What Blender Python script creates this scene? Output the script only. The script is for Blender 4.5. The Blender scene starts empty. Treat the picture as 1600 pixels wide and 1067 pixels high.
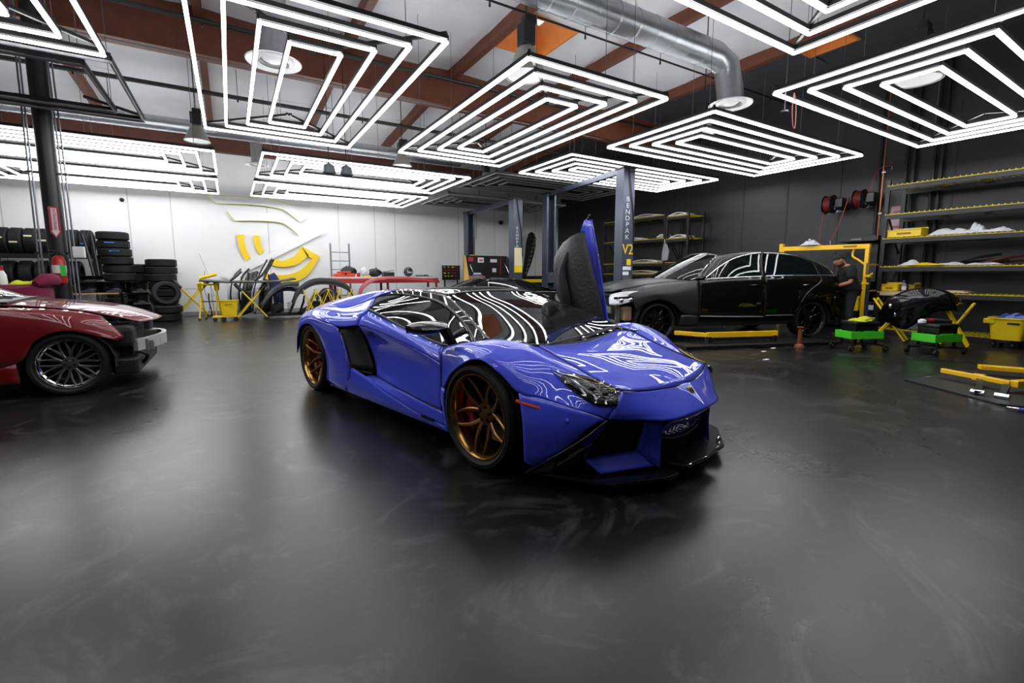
import bpy, bmesh, math, random
from mathutils import Vector, Matrix
random.seed(7)
PI = math.pi
sc = bpy.context.scene
C = sc.collection
R = math.radians

# ---------------------------------------------------------------- camera
cd = bpy.data.cameras.new('camera'); cam = bpy.data.objects.new('camera', cd); C.objects.link(cam); sc.camera = cam
cd.sensor_width = 36; cd.sensor_fit = 'HORIZONTAL'; cd.lens = 36 * 713 / 1600
cd.shift_y = -(533.5 - 513.1) / 1600; cd.clip_start = 0.05; cd.clip_end = 200
yaw, pitch = R(31.52), R(6.82)
f_ = Vector((math.sin(yaw) * math.cos(pitch), math.cos(yaw) * math.cos(pitch), -math.sin(pitch)))
cam.location = (0, 0, 1.209); cam.rotation_euler = f_.to_track_quat('-Z', 'Y').to_euler()

# ---------------------------------------------------------------- world, exposure
w = bpy.data.worlds.new('world'); sc.world = w; w.use_nodes = True
w.node_tree.nodes['Background'].inputs[0].default_value = (0.95, 0.97, 1, 1)
w.node_tree.nodes['Background'].inputs[1].default_value = 1.6
sc.view_settings.view_transform = 'Standard'; sc.view_settings.look = 'None'
sc.view_settings.gamma = 1.0; sc.view_settings.use_curve_mapping = False
sc.view_settings.exposure = 0.0
TUBE_E = 15.0          # strength of the lit tubes

# ---------------------------------------------------------------- helpers
def lin(c):
    c = c / 255.0
    return c / 12.92 if c <= 0.04045 else ((c + 0.055) / 1.055) ** 2.4
def col(r, g, b): return (lin(r), lin(g), lin(b), 1)
MATS = {}
def mat(name, rgb, rough=0.5, metal=0.0, coat=0.0, spec=0.5, emit=0.0, noise=0.0, scale=8.0, bump=0.0, trans=0.0, alpha=1.0):
    if name in MATS: return MATS[name]
    m = bpy.data.materials.new(name); m.use_nodes = True; nt = m.node_tree; b = nt.nodes['Principled BSDF']
    c = col(*rgb); b.inputs['Base Color'].default_value = c
    b.inputs['Roughness'].default_value = rough; b.inputs['Metallic'].default_value = metal
    b.inputs['Specular IOR Level'].default_value = spec
    b.inputs['Coat Weight'].default_value = coat; b.inputs['Coat Roughness'].default_value = 0.006
    b.inputs['Transmission Weight'].default_value = trans
    if emit: b.inputs['Emission Color'].default_value = c; b.inputs['Emission Strength'].default_value = emit
    if noise or bump:
        tc = nt.nodes.new('ShaderNodeTexCoord'); n = nt.nodes.new('ShaderNodeTexNoise')
        n.inputs['Scale'].default_value = scale; n.inputs['Detail'].default_value = 5
        nt.links.new(tc.outputs['Object'], n.inputs['Vector'])
        if noise:
            mx = nt.nodes.new('ShaderNodeMix'); mx.data_type = 'RGBA'
            mx.inputs[6].default_value = tuple(max(0, v * (1 - noise)) for v in c[:3]) + (1,)
            mx.inputs[7].default_value = tuple(min(1, v * (1 + noise)) for v in c[:3]) + (1,)
            nt.links.new(n.outputs['Fac'], mx.inputs[0]); nt.links.new(mx.outputs[2], b.inputs['Base Color'])
        if bump:
            bp = nt.nodes.new('ShaderNodeBump'); bp.inputs['Strength'].default_value = bump; bp.inputs['Distance'].default_value = 0.02
            nt.links.new(n.outputs['Fac'], bp.inputs['Height']); nt.links.new(bp.outputs['Normal'], b.inputs['Normal'])
    MATS[name] = m
    return m

class MB:
    def __init__(s): s.v = []; s.f = []
    def add(s, vs, fs):
        k = len(s.v); s.v += [tuple(v) for v in vs]; s.f += [tuple(i + k for i in f) for f in fs]; return s
    def box(s, x0, x1, y0, y1, z0, z1, M=None):
        vs = [Vector((x, y, z)) for z in (z0, z1) for y in (y0, y1) for x in (x0, x1)]
        if M: vs = [M @ v for v in vs]
        return s.add(vs, [(0, 2, 3, 1), (4, 5, 7, 6), (0, 1, 5, 4), (2, 6, 7, 3), (0, 4, 6, 2), (1, 3, 7, 5)])
    def bar(s, p, q, w, h=None, up=(0, 0, 1)):
        p, q = Vector(p), Vector(q); h = h or w; d = (q - p).normalized(); u = Vector(up)
        if abs(d.dot(u)) > .98: u = Vector((1, 0, 0))
        a = d.cross(u).normalized() * (w / 2); b = a.cross(d).normalized() * (h / 2)
        vs = [e + i * a + j * b for e in (p, q) for i, j in ((-1, -1), (1, -1), (1, 1), (-1, 1))]
        return s.add(vs, [(3, 2, 1, 0), (4, 5, 6, 7), (0, 1, 5, 4), (1, 2, 6, 5), (2, 3, 7, 6), (3, 0, 4, 7)])
    def tube(s, path, r, n=8, cap=True):
        path = [Vector(p) for p in path]; rings = []
        rs = r if isinstance(r, (list, tuple)) else [r] * len(path)
        ref = None
        for i, p in enumerate(path):
            d = (path[min(i + 1, len(path) - 1)] - path[max(i - 1, 0)]).normalized()
            if ref is None: ref = Vector((0, 0, 1)) if abs(d.z) < .9 else Vector((1, 0, 0))
            a = d.cross(ref).normalized(); b = d.cross(a).normalized(); ref = -b if abs(d.dot(b)) < .99 else ref
            ref = a.cross(d)
            rings.append([p + rs[i] * (math.cos(t) * a + math.sin(t) * b) for t in [2 * PI * k / n for k in range(n)]])
        vs = [v for rg in rings for v in rg]
        fs = [(i * n + k, i * n + (k + 1) % n, (i + 1) * n + (k + 1) % n, (i + 1) * n + k) for i in range(len(path) - 1) for k in range(n)]
        if cap: fs += [tuple(range(n))[::-1], tuple((len(path) - 1) * n + k for k in range(n))]
        return s.add(vs, fs)
    def lathe(s, prof, n=24, M=None, ring=False):
        # prof: (r, z) pairs about local z
        M = M or Matrix(); m = len(prof)
        vs = [M @ Vector((r * math.cos(2 * PI * k / n), r * math.sin(2 * PI * k / n), z)) for r, z in prof for k in range(n)]
        fs = [(i * n + k, i * n + (k + 1) % n, ((i + 1) % m) * n + (k + 1) % n, ((i + 1) % m) * n + k) for i in range(m if ring else m - 1) for k in range(n)]
        return s.add(vs, fs)
    def prism(s, poly, a, b, f):
        # poly in 2D, extruded from a to b; f(u, v, t) -> 3D
        n = len(poly); vs = [f(u, v, t) for t in (a, b) for u, v in poly]
        return s.add(vs, [tuple(range(n))[::-1], tuple(range(n, 2 * n))] + [(i, (i + 1) % n, n + (i + 1) % n, n + i) for i in range(n)])
    def grid(s, rows):
        n = len(rows[0]); vs = [p for r in rows for p in r]
        return s.add(vs, [(i * n + k, i * n + k + 1, (i + 1) * n + k + 1, (i + 1) * n + k) for i in range(len(rows) - 1) for k in range(n - 1)])
    def ball(s, c, rx, ry=None, rz=None, n=12, m=8):
        ry = ry or rx; rz = rz or rx; c = Vector(c)
        rows = [[c + Vector((rx * math.sin(PI * i / m) * math.cos(2 * PI * k / n), ry * math.sin(PI * i / m) * math.sin(2 * PI * k / n), rz * math.cos(PI * i / m))) for k in range(n + 1)] for i in range(m + 1)]
        return s.grid(rows)

def obj(name, mb, m, parent=None, smooth=False, bevel=0.0, solid=0.0, sub=0, merge=False):
    me = bpy.data.meshes.new(name); me.from_pydata([tuple(v) for v in mb.v], [], mb.f); me.update()
    bm = bmesh.new(); bm.from_mesh(me)
    if merge: bmesh.ops.remove_doubles(bm, verts=bm.verts, dist=1e-4)
    bmesh.ops.recalc_face_normals(bm, faces=bm.faces); bm.to_mesh(me); bm.free()
    me.materials.append(m)
    o = bpy.data.objects.new(name, me); C.objects.link(o)
    if smooth:
        for p in me.polygons: p.use_smooth = True
        if smooth != 'all':
            try: me.set_sharp_from_angle(angle=R(smooth if smooth is not True else 38))
            except Exception: pass
    if parent:
        o.parent = parent; M = parent.matrix_basis
        if parent.parent: M = parent.parent.matrix_basis @ parent.matrix_parent_inverse @ M
        o.matrix_parent_inverse = M.inverted()
    if solid:
        d = o.modifiers.new('solid', 'SOLIDIFY'); d.thickness = solid; d.offset = 0
    if sub:
        d = o.modifiers.new('sub', 'SUBSURF'); d.levels = sub; d.render_levels = sub
    if bevel:
        d = o.modifiers.new('bevel', 'BEVEL'); d.width = bevel; d.segments = 2; d.limit_method = 'ANGLE'
    return o
def tag(o, label=None, cat=None, group=None, kind=None):
    if label: o['label'] = label
    if cat: o['category'] = cat
    if group: o['group'] = group
    if kind: o['kind'] = kind
    return o
def thing(name, label, cat, loc=(0, 0, 0), rz=0, group=None):
    o = bpy.data.objects.new(name, None); C.objects.link(o); o.empty_display_size = .1
    o.location = loc; o.rotation_euler = (0, 0, rz)
    o.matrix_basis = Matrix.Translation(Vector(loc)) @ Matrix.Rotation(rz, 4, 'Z')
    return tag(o, label, cat, group)
def struct(name, mb, m, **k):
    o = obj(name, mb, m, **k); o['kind'] = 'structure'; return o
def dup(root, loc=None, rz=None, label=None, rot=None, scale=None):
    def cp(o, par):
        c = o.copy(); C.objects.link(c)
        if par: c.parent = par; c.matrix_parent_inverse = o.matrix_parent_inverse.copy()
        for ch in [x for x in ALL() if x.parent == o]: cp(ch, c)
        return c
    snap = list(C.objects)
    def ALL(): return snap
    r = cp(root, None)
    if loc is not None: r.location = loc
    if rz is not None: r.rotation_euler = (0, 0, rz)
    if rot is not None: r.rotation_euler = rot
    if scale is not None: r.scale = scale
    if label: r['label'] = label
    return r
def text(name, s, size, M, m, parent, ext=0.002, sx=1.0, align='CENTER'):
    cu = bpy.data.curves.new('t', 'FONT'); cu.body = s; cu.size = size; cu.extrude = ext; cu.align_x = align; cu.align_y = 'CENTER'; cu.resolution_u = 3
    t = bpy.data.objects.new('t', cu); C.objects.link(t)
    me = bpy.data.meshes.new_from_object(t.evaluated_get(bpy.context.evaluated_depsgraph_get()))
    bpy.data.objects.remove(t); me.transform(Matrix.Scale(sx, 4, (1, 0, 0))); me.transform(M); me.materials.clear(); me.materials.append(m)
    o = bpy.data.objects.new(name, me); C.objects.link(o)
    if parent:
        o.parent = parent; MM = parent.matrix_basis
        if parent.parent: MM = parent.parent.matrix_basis @ parent.matrix_parent_inverse @ MM
        o.matrix_parent_inverse = MM.inverted()
    return o
def frame3(o, x, y):   # matrix with columns x, y, x cross y at origin o
    x = Vector(x).normalized(); y = Vector(y).normalized(); z = x.cross(y)
    return Matrix(((x.x, y.x, z.x, o[0]), (x.y, y.y, z.y, o[1]), (x.z, y.z, z.z, o[2]), (0, 0, 0, 1)))

def cr(p, n):    # Catmull-Rom through points p, n samples
    p = [Vector(q) for q in p]
    if len(p) == 2: return [p[0].lerp(p[1], i / (n - 1)) for i in range(n)]
    P = [2 * p[0] - p[1]] + p + [2 * p[-1] - p[-2]]; out = []
    for i in range(n):
        t = i / (n - 1) * (len(p) - 1); k = min(int(t), len(p) - 2); t -= k
        a, b, c, d = P[k:k + 4]
        out.append(.5 * ((2 * b) + (c - a) * t + (2 * a - 5 * b + 4 * c - d) * t * t + (3 * b - a - 3 * c + d) * t ** 3))
    return out
def surf(rows, nu, nv):
    rr = [cr(r, nu) for r in rows]
    colm = [cr([r[i] for r in rr], nv) for i in range(nu)]
    return [[colm[i][j] for i in range(nu)] for j in range(nv)]
# ================================================================ the room
black_wall = mat('black_wall_paint', (44, 44, 46), .42, spec=.4, noise=.25, scale=1.5)
white_wall = mat('white_wall_paint', (236, 236, 236), .6, noise=.03, scale=2)
wood = mat('glulam_wood', (102, 54, 34), .6, noise=.35, scale=5)
orange_wood = mat('skylight_wood', (226, 138, 62), .6, noise=.15, scale=5)
steel_d = mat('dark_steel', (30, 31, 33), .4, .3)
black_m = mat('black_metal', (16, 16, 17), .4)
galv = mat('galvanised_steel', (178, 182, 186), .32, .9, noise=.2, scale=9)
white_p = mat('white_enamel', (225, 225, 222), .4)
rubber = mat('tyre_rubber', (20, 20, 20), .62, spec=.35)
yellow = mat('yellow_paint', (248, 212, 12), .4)
safety = mat('safety_yellow', (250, 196, 20), .35, coat=.3)
yellow_pl = mat('yellow_plastic', (240, 205, 15), .4)
plastic_k = mat('black_plastic', (15, 15, 16), .35)
gloss_k = mat('gloss_black', (6, 6, 7), .5, coat=.8, spec=.06)
grey_m = mat('grey_metal', (120, 124, 130), .35, .6)
chrome = mat('chrome', (225, 225, 228), .12, 1)
red_p = mat('red_paint', (170, 18, 24), .35)
white_cl = mat('white_cloth', (205, 207, 212), .85)

# floor: dark trowelled, sealed concrete
fm = bpy.data.materials.new('sealed_concrete'); fm.use_nodes = True; nt = fm.node_tree; b = nt.nodes['Principled BSDF']
N = nt.nodes.new; L = nt.links.new
geo = N('ShaderNodeNewGeometry')
def noise(scale, det=6, dist=0.0, rough=.55):
    n = N('ShaderNodeTexNoise'); n.inputs['Scale'].default_value = scale; n.inputs['Detail'].default_value = det
    n.inputs['Distortion'].default_value = dist; n.inputs['Roughness'].default_value = rough
    L(geo.outputs['Position'], n.inputs['Vector']); return n
def ramp(src, a, b_, ca, cb):
    r = N('ShaderNodeValToRGB'); r.color_ramp.elements[0].position = a; r.color_ramp.elements[1].position = b_
    r.color_ramp.elements[0].color = ca; r.color_ramp.elements[1].color = cb; L(src, r.inputs[0]); return r
n1 = noise(.55, 8, .8); n2 = noise(1.5, 10, 2.6, .66); n3 = noise(14, 6, 1.2)
g = lambda v: (v, v, v * 1.02, 1)
r1 = ramp(n1.outputs['Fac'], .34, .72, g(.004), g(.011))
r2 = ramp(n2.outputs['Fac'], .52, .74, g(0), g(.055))
r3 = ramp(n3.outputs['Fac'], .5, .8, g(0), g(.007))
a1 = N('ShaderNodeMix'); a1.data_type = 'RGBA'; a1.blend_type = 'ADD'; a1.inputs[0].default_value = 1; L(r1.outputs[0], a1.inputs[6]); L(r2.outputs[0], a1.inputs[7])
a2 = N('ShaderNodeMix'); a2.data_type = 'RGBA'; a2.blend_type = 'ADD'; a2.inputs[0].default_value = 1; L(a1.outputs[2], a2.inputs[6]); L(r3.outputs[0], a2.inputs[7])
L(a2.outputs[2], b.inputs['Base Color'])
rr = N('ShaderNodeMapRange'); rr.inputs[3].default_value = .21; rr.inputs[4].default_value = .37; L(n1.outputs['Fac'], rr.inputs[0]); L(rr.outputs[0], b.inputs['Roughness'])
b.inputs['Specular IOR Level'].default_value = .45
bp = N('ShaderNodeBump'); bp.inputs['Strength'].default_value = .05; bp.inputs['Distance'].default_value = .02
L(n1.outputs['Fac'], bp.inputs['Height']); L(bp.outputs['Normal'], b.inputs['Normal'])

X0, X1, Y0, Y1 = -9.0, 12.4, -7.0, 16.35
ZC = 5.75
struct('floor', MB().box(X0, X1, Y0, Y1, -.15, 0), fm)
struct('wall_right', MB().box(X1, X1 + .2, Y0, Y1 + .2, 0, 6), black_wall)
struct('wall_left', MB().box(X0 - .2, X0, Y0, Y1 + .2, 0, 6), white_wall)
struct('wall_front', MB().box(X0, X1, Y0 - .2, Y0, 0, 6), black_wall)
wb = struct('wall_back', MB().box(X0, X1, Y1, Y1 + .2, 0, 6), white_wall)
seam = mat('wall_seam', (196, 198, 200), .7)
for x in (-7.2, -4.7, -2.26, -1.32, 1.1, 3.2, 4.4, 5.12, 7.6, 9.2, 11.2):
    obj('panel_joint', MB().box(x - .012, x + .012, Y1 - .006, Y1, .1, 4.7), seam, wb)
# dark lower band of the back wall on its right hand part
obj('wainscot', MB().box(8.3, 12.4, Y1 - .03, Y1, 0, 1.12), mat('wainscot_black', (26, 26, 28), .5), wb)
struct('baseboard_back', MB().box(X0, 8.3, Y1 - .02, Y1, 0, .1), mat('baseboard_grey', (150, 150, 152), .6))
bk = mat('black_wall_seam', (34, 34, 36), .5)
wr = bpy.data.objects['wall_right']
for y in (15, 12.6, 10.2, 7.8, 6.6, 5.4, 3.4, 1.2): obj('panel_joint', MB().box(X1 - .01, X1, y - .02, y + .02, 0, 4.6), bk, wr)

# silver quilted roof insulation, built cell by cell round the two skylight wells
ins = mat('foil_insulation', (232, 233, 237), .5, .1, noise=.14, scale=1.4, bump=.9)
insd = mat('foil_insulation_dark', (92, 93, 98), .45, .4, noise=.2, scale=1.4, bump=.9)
JX = [-7.1, -4.8, -2.5, -.2, 2.2, 4.5, 7.0, 9.6]
ceil = bpy.data.objects.new('ceiling', None); C.objects.link(ceil); ceil['kind'] = 'structure'
def zc(y): return ZC - max(0, y - 10.6) * .075
rnd = random.Random(3)
def quilt(x0, x1, y0, y1, z=None, m=ins):
    # a bay of insulation sagging between its straps
    nx, ny = 8, max(3, int((y1 - y0) / .35)); rows = []
    for j in range(ny + 1):
        y = y0 + (y1 - y0) * j / ny
        rows.append([Vector((x0 + (x1 - x0) * i / nx, y, zc(y) - .05 * math.sin(PI * i / nx) - .025 * abs(math.sin(PI * (y) / 1.22)) - rnd.random() * .012)) for i in range(nx + 1)])
    return obj('insulation_quilt', MB().grid(rows), m, ceil, smooth='all')
holes = [(4.75, 5.75, 7.1, 8.3), (9.8, 10.5, 4.5, 5.3)]
edges = [X0] + JX + [X1]
for a, bx in zip(edges[:-1], edges[1:]):
    ys = [Y0, -4, -1, 2, 4, 10.2, 13.2, Y1]
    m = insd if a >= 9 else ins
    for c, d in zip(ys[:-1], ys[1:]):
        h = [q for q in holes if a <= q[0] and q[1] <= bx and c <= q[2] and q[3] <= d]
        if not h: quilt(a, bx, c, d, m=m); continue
        h = h[0]
        quilt(a, bx, c, h[2], m=m); quilt(a, bx, h[3], d, m=m)
        if h[0] - a > .02: quilt(a, h[0], h[2], h[3], m=m)
        if bx - h[1] > .02: quilt(h[1], bx, h[2], h[3], m=m)
struct('trim_17', MB().box(X0, 4.7, Y0, Y1, 6.05, 6.1).box(5.8, 9.7, Y0, Y1, 6.05, 6.1).box(10.55, X1, Y0, Y1, 6.05, 6.1)
       .box(4.7, 5.8, Y0, 7.05, 6.05, 6.1).box(4.7, 5.8, 8.35, Y1, 6.05, 6.1).box(9.7, 10.55, Y0, 4.45, 6.05, 6.1).box(9.7, 10.55, 5.35, Y1, 6.05, 6.1), black_m)
for i, q in enumerate(holes):
    wn = struct('window_%d' % (i + 1), MB().box(q[0] - .05, q[0], q[2] - .05, q[3] + .05, ZC - .1, 6.3).box(q[1], q[1] + .05, q[2] - .05, q[3] + .05, ZC - .1, 6.3)
                .box(q[0], q[1], q[2] - .05, q[2], ZC - .1, 6.3).box(q[0], q[1], q[3], q[3] + .05, ZC - .1, 6.3), orange_wood)
    obj('skylight_pane', MB().box(q[0], q[1], q[2], q[3], 6.26, 6.28), mat('skylight_glass', (245, 248, 250), .1, trans=.95), wn)
# joists, girder, ledger
for k, x in enumerate(JX):
    for y0, y1 in ((Y0, 9.95), (10.25, Y1 - .1)):
        mb = MB()
        zz = [(zc(y0) - .25, zc(y0) + .02), (zc(y1) - .25, zc(y1) + .02)]
        mb.add([(x - .065, y0, zz[0][0]), (x + .065, y0, zz[0][0]), (x + .065, y0, zz[0][1]), (x - .065, y0, zz[0][1]),
                (x - .065, y1, zz[1][0]), (x + .065, y1, zz[1][0]), (x + .065, y1, zz[1][1]), (x - .065, y1, zz[1][1])],
               [(0, 1, 2, 3), (7, 6, 5, 4), (0, 4, 5, 1), (1, 5, 6, 2), (2, 6, 7, 3), (3, 7, 4, 0)])
        j = struct('trim_%d' % (2 * k + 1 + (y0 > 0)), mb, wood)
struct('trim_18', MB().box(X0, X1, 9.95, 10.25, 4.97, ZC), wood)
struct('trim_19', MB().box(X0, X1, Y1 - .22, Y1 - .02, 4.72, 5.16), mat('ledger_wood', (84, 44, 30), .6, noise=.3, scale=5))

# ================================================================ ducts and pipes
def diffuser(x, y, z, r, parent):
    M = Matrix.Translation((x, y, z))
    obj('diffuser', MB().lathe([(r * .45, .06), (r * .6, .05), (r, 0), (r * .98, -.015), (r * .8, .01), (r * .55, .04), (r * .45, .06)], 28, M)
        .lathe([(.01, .0), (r * .25, -.005), (r * .42, .03), (r * .45, .04)], 24, M).lathe([(r * .5, -.002), (r * .62, .02), (r * .7, .015), (r * .55, -.012)], 24, M), white_p, parent, smooth=True)
def duct(label, path, r, ends, seams=True):
    d = thing('air_duct', label, 'air duct', path[0])
    obj('duct_run', MB().tube(path, r, 20), galv, d, smooth=50)
    if seams:
        mb = MB()
        for p, q in zip(path[:-1], path[1:]):
            p, q = Vector(p), Vector(q); n = int((q - p).length / .35)
            for i in range(1, n): c = p.lerp(q, i / n); dd = (q - p).normalized() * .012; mb.tube([c - dd, c + dd], r * 1.025, 20)
        if mb.v: tag(obj('duct_seam', mb, galv, d, smooth=50), kind='stuff')
    for e in ends: diffuser(*e, d)
    return d
duct('large spiral duct dropping to a round diffuser above the black sedan', [(-8.95, 5.1, 4.63), (6.72, 4.86, 4.63), (6.98, 4.82, 4.52), (7.04, 4.78, 4.2), (7.04, 4.75, 3.95)], .2, [(7.04, 4.75, 3.92, .33)])
duct('short vertical duct with round diffuser over the upper left nested light', [(.68, 6.98, 5.6), (.66, 6.95, 4.7), (.65, 6.93, 3.95)], .17, [(.65, 6.93, 3.92, .33)])
d = duct('long horizontal duct near the white back wall with one drop diffuser', [(-8.9, 13.6, 4.6), (6.2, 13.2, 4.6)], .16, [(.75, 13.45, 3.92, .27)])
obj('duct_drop', MB().tube([(.75, 13.45, 4.5), (.75, 13.45, 3.95)], .13, 16), galv, d, smooth=50)
for x in (-6, -2, 2, 5.5): obj('hanger', MB().tube([(x, 13.4, 4.7), (x, 13.4, 5.5)], .008, 6), black_m, d)
t = thing('rectangular_duct', 'pale grey rectangular duct above the far lift posts', 'air duct', (5, 15.2, 3.9))
obj('duct_run', MB().box(5.2, 11.2, 14.6, 15.2, 3.85, 4.25), mat('grey_duct', (150, 152, 154), .5), t, bevel=.01)
for x in (5.6, 10.8):
    for y in (14.65, 15.15): obj('hanger', MB().tube([(x, y, 4.2), (x, y, zc(y))], .01, 5), grey_m, t)
for x in (6.4, 7.6, 8.8, 10): obj('flange', MB().box(x - .02, x + .02, 14.57, 15.23, 3.82, 4.28), grey_m, t)
for lab, p, q, r, ys in (('thick black sprinkler main crossing behind the girder', (-8.9, 12.0, 5.0), (12.3, 12.0, 5.0), .045, 1),
                   ('thin sprinkler line crossing in front of the skylight', (-3, 6.75, 5.42), (12.3, 6.6, 5.42), .018, 1),
                   ('thin conduit run under the wood girder', (-8.9, 9.9, 4.9), (9, 9.9, 4.9), .012, 0),
                   ('black pipe crossing below the front joists', (-3, 9.2, 5.2), (12.3, 9.2, 5.2), .04, 1)):
    s = thing('sprinkler_pipe', lab, 'pipe', p)
    obj('pipe_run', MB().tube([p, q], r, 8), black_m if r > .015 else grey_m, s, smooth=True)
    if ys:
        for i in range(8):
            c = Vector(p).lerp(Vector(q), (i + .5) / 8)
            obj('hanger', MB().tube([c, (c.x, c.y, zc(c.y))], .006, 5), black_m, s)
            obj('sprinkler_head', MB().tube([c, (c.x, c.y, c.z - .09)], [.012, .02], 6), black_m, s)

# ================================================================ nested rectangle lights
tube_lit = mat('lit_tube', (250, 252, 255), .5, emit=TUBE_E)
tube_off = mat('unlit_tube', (165, 166, 168), .4)
housing = mat('light_housing', (18, 18, 19), .4)
cable = mat('steel_cable', (110, 110, 112), .4, .6)
def nest(label, x0, x1, y0, y1, z=3.4, lit=True, n=4, gap=.268, name='nested_light'):
    t = thing(name, label, 'ceiling light', ((x0 + x1) / 2, (y0 + y1) / 2, z), group='nested rectangle tube lights')
    for k in range(n):
        a, b2, c, d2 = x0 + k * gap, x1 - k * gap, y0 + k * gap, y1 - k * gap
        hs = MB(); e = .022
        for (p, q) in (((a, c), (b2, c)), ((b2, c), (b2, d2)), ((b2, d2), (a, d2)), ((a, d2), (a, c))):
            hs.bar((p[0], p[1], z + .045), (q[0], q[1], z + .045), .036, .04)
        fr = obj('ring_housing', hs, housing, t)
        for (p, q) in (((a, c), (b2, c)), ((b2, c), (b2, d2)), ((b2, d2), (a, d2)), ((a, d2), (a, c))):
            P, Q = Vector((p[0], p[1], z)), Vector((q[0], q[1], z)); d = (Q - P).normalized() * .004
            obj('light_tube', MB().tube([P + d, Q - d], .0165, 8), tube_lit if lit else tube_off, fr, smooth=True)
    for p, q in (((x0, y0), (x0 + n * gap, y0 + n * gap)), ((x1, y0), (x1 - n * gap, y0 + n * gap)), ((x1, y1), (x1 - n * gap, y1 - n * gap)), ((x0, y1), (x0 + n * gap, y1 - n * gap))):
        obj('diagonal_brace', MB().bar((p[0], p[1], z + .08), (q[0], q[1], z + .08), .03, .03), housing, t)
    for p in ((x0 + .3, y0 + .3), (x1 - .3, y0 + .3), (x1 - .3, y1 - .3), (x0 + .3, y1 - .3), ((x0 + x1) / 2, y0), ((x0 + x1) / 2, y1)):
        obj('suspension_cable', MB().tube([(p[0], p[1], z + .07), (p[0], p[1], zc(p[1]) - .02)], .004, 5), cable, t)
    return t
nest('lit nested light at the top left corner, cut by the frame', -3.05, -.95, 2.05, 6.35)
nest('large lit nested light at upper left over the open floor', -.18, 1.9, 4.28, 8.58)
nest('lit nested light centred above the blue sports car', 2.75, 4.85, 4.15, 8.4)
nest('lit nested light at the top edge right of the spiral duct, cut by the frame', .65, 4.95, .5, 2.67)
nest('lit nested light above the black sedan, under the round diffuser', 5.76, 10.2, 4.12, 6.2)
nest('lit nested light at upper right above the hose reels and tall shelving', 5.82, 10.33, 1.22, 3.35)
nest('lit nested light low behind the lettered lift post', 6.03, 10.8, 7.52, 9.5, z=3.6, gap=.28)
nest('lit nested light at left behind the black column, nearer of the two', -4.4, -.12, 10.1, 12.3)
nest('lit nested light at left nearest the white wall', -4.4, -.14, 13.0, 15.25)
nest('lit nested light above the tables, nearer of the middle two', .65, 4.85, 9.75, 12.1)
nest('lit nested light closest to the white wall above the yellow emblem', .64, 5.0, 12.85, 15.1)
nest('switched off nested light behind the lit one at the lettered post', 5.57, 10.0, 9.8, 11.9, z=3.6, lit=False)
nest('switched off nested light far back over the second lift', 5.3, 9.4, 12.0, 14.1, lit=False)
nest('switched off nested light at left beside the black column', -5.2, -.93, 6.5, 8.7, lit=False, n=2)

# high bay pendants (switched off)
shade_m = mat('pendant_shade', (150, 147, 138), .4, .3)
def pendant(x, y, z, label, big=1.0):
    t = thing('pendant_lamp', label, 'pendant lamp', (x, y, z))
    M = Matrix.Translation((x, y, z)); b = big
    obj('lamp_shade', MB().lathe([(.06 * b, .3 * b), (.1 * b, .26 * b), (.16 * b, .12 * b), (.22 * b, .0), (.215 * b, 0), (.15 * b, .12 * b), (.09 * b, .25 * b), (.05 * b, .28 * b)], 26, M), shade_m, t, smooth=True)
    obj('lens', MB().lathe([(.001, .03), (.19 * b, .03), (.2 * b, .01), (.001, .01)], 24, M), white_p, t, smooth=True)
    obj('ballast_box', MB().box(x - .09, x + .09, y - .09, y + .09, z + .3 * b, z + .52 * b).box(x - .05, x + .13, y - .06, y + .06, z + .52 * b, z + .6 * b), black_m, t, bevel=.01)
    obj('lamp_cable', MB().tube([(x, y, z + .55 * b), (x, y, zc(y))], .01, 6), black_m, t)
pendant(-.38, 11.0, 3.75, 'high bay pendant at left beside the big nested light corner')
pendant(3.6, 10.8, 3.72, 'high bay pendant behind the left corner of the centre nested light')
pendant(3.5, 5.35, 3.8, 'high bay pendant hanging below the skylight', 1.25)
pendant(7.4, 5.5, 3.7, 'high bay pendant inside the nested light over the sedan', .9)
pendant(8.1, 2.7, 3.8, 'high bay pendant inside the upper right nested light', 1.25)
pendant(6.45, 11.95, 3.8, 'small high bay pendant above the unlit nested light')
t = thing('twin_spot', 'pair of small spot lamps on rods in front of the back nested light', 'spot lamp', (1.89, 9.5, 3.1))
for dx in (-.16, .16):
    obj('rod', MB().tube([(1.89 + dx, 9.5, 3.23), (1.89 + dx, 9.5, 5.7)], .008, 6), black_m, t)
    obj('spot_head', MB().lathe([(.03, .12), (.1, .08), (.13, -.06), (.11, -.08), (.01, -.02)], 18, Matrix.Translation((1.89 + dx, 9.5, 3.18))), grey_m, t, smooth=True)
# ================================================================ cars: shared pieces
tint = bpy.data.materials.new('tinted_glass'); tint.use_nodes = True; nt = tint.node_tree; b = nt.nodes['Principled BSDF']
b.inputs['Base Color'].default_value = (.01, .015, .018, 1); b.inputs['Roughness'].default_value = .5; b.inputs['Specular IOR Level'].default_value = 0; b.inputs['Alpha'].default_value = 1
tr = nt.nodes.new('ShaderNodeBsdfTransparent'); tr.inputs[0].default_value = (.55, .62, .62, 1)
mx = nt.nodes.new('ShaderNodeMixShader'); mx.inputs[0].default_value = .45
nt.links.new(tr.outputs[0], mx.inputs[1]); nt.links.new(b.outputs[0], mx.inputs[2])
gl = nt.nodes.new('ShaderNodeBsdfGlossy'); gl.inputs['Roughness'].default_value = .01; gl.inputs[0].default_value = (1, 1, 1, 1)
fr = nt.nodes.new('ShaderNodeFresnel'); fr.inputs[0].default_value = 1.5
m2 = nt.nodes.new('ShaderNodeMixShader'); nt.links.new(fr.outputs[0], m2.inputs[0]); nt.links.new(mx.outputs[0], m2.inputs[1]); nt.links.new(gl.outputs[0], m2.inputs[2])
nt.links.new(m2.outputs[0], nt.nodes['Material Output'].inputs[0])
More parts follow.
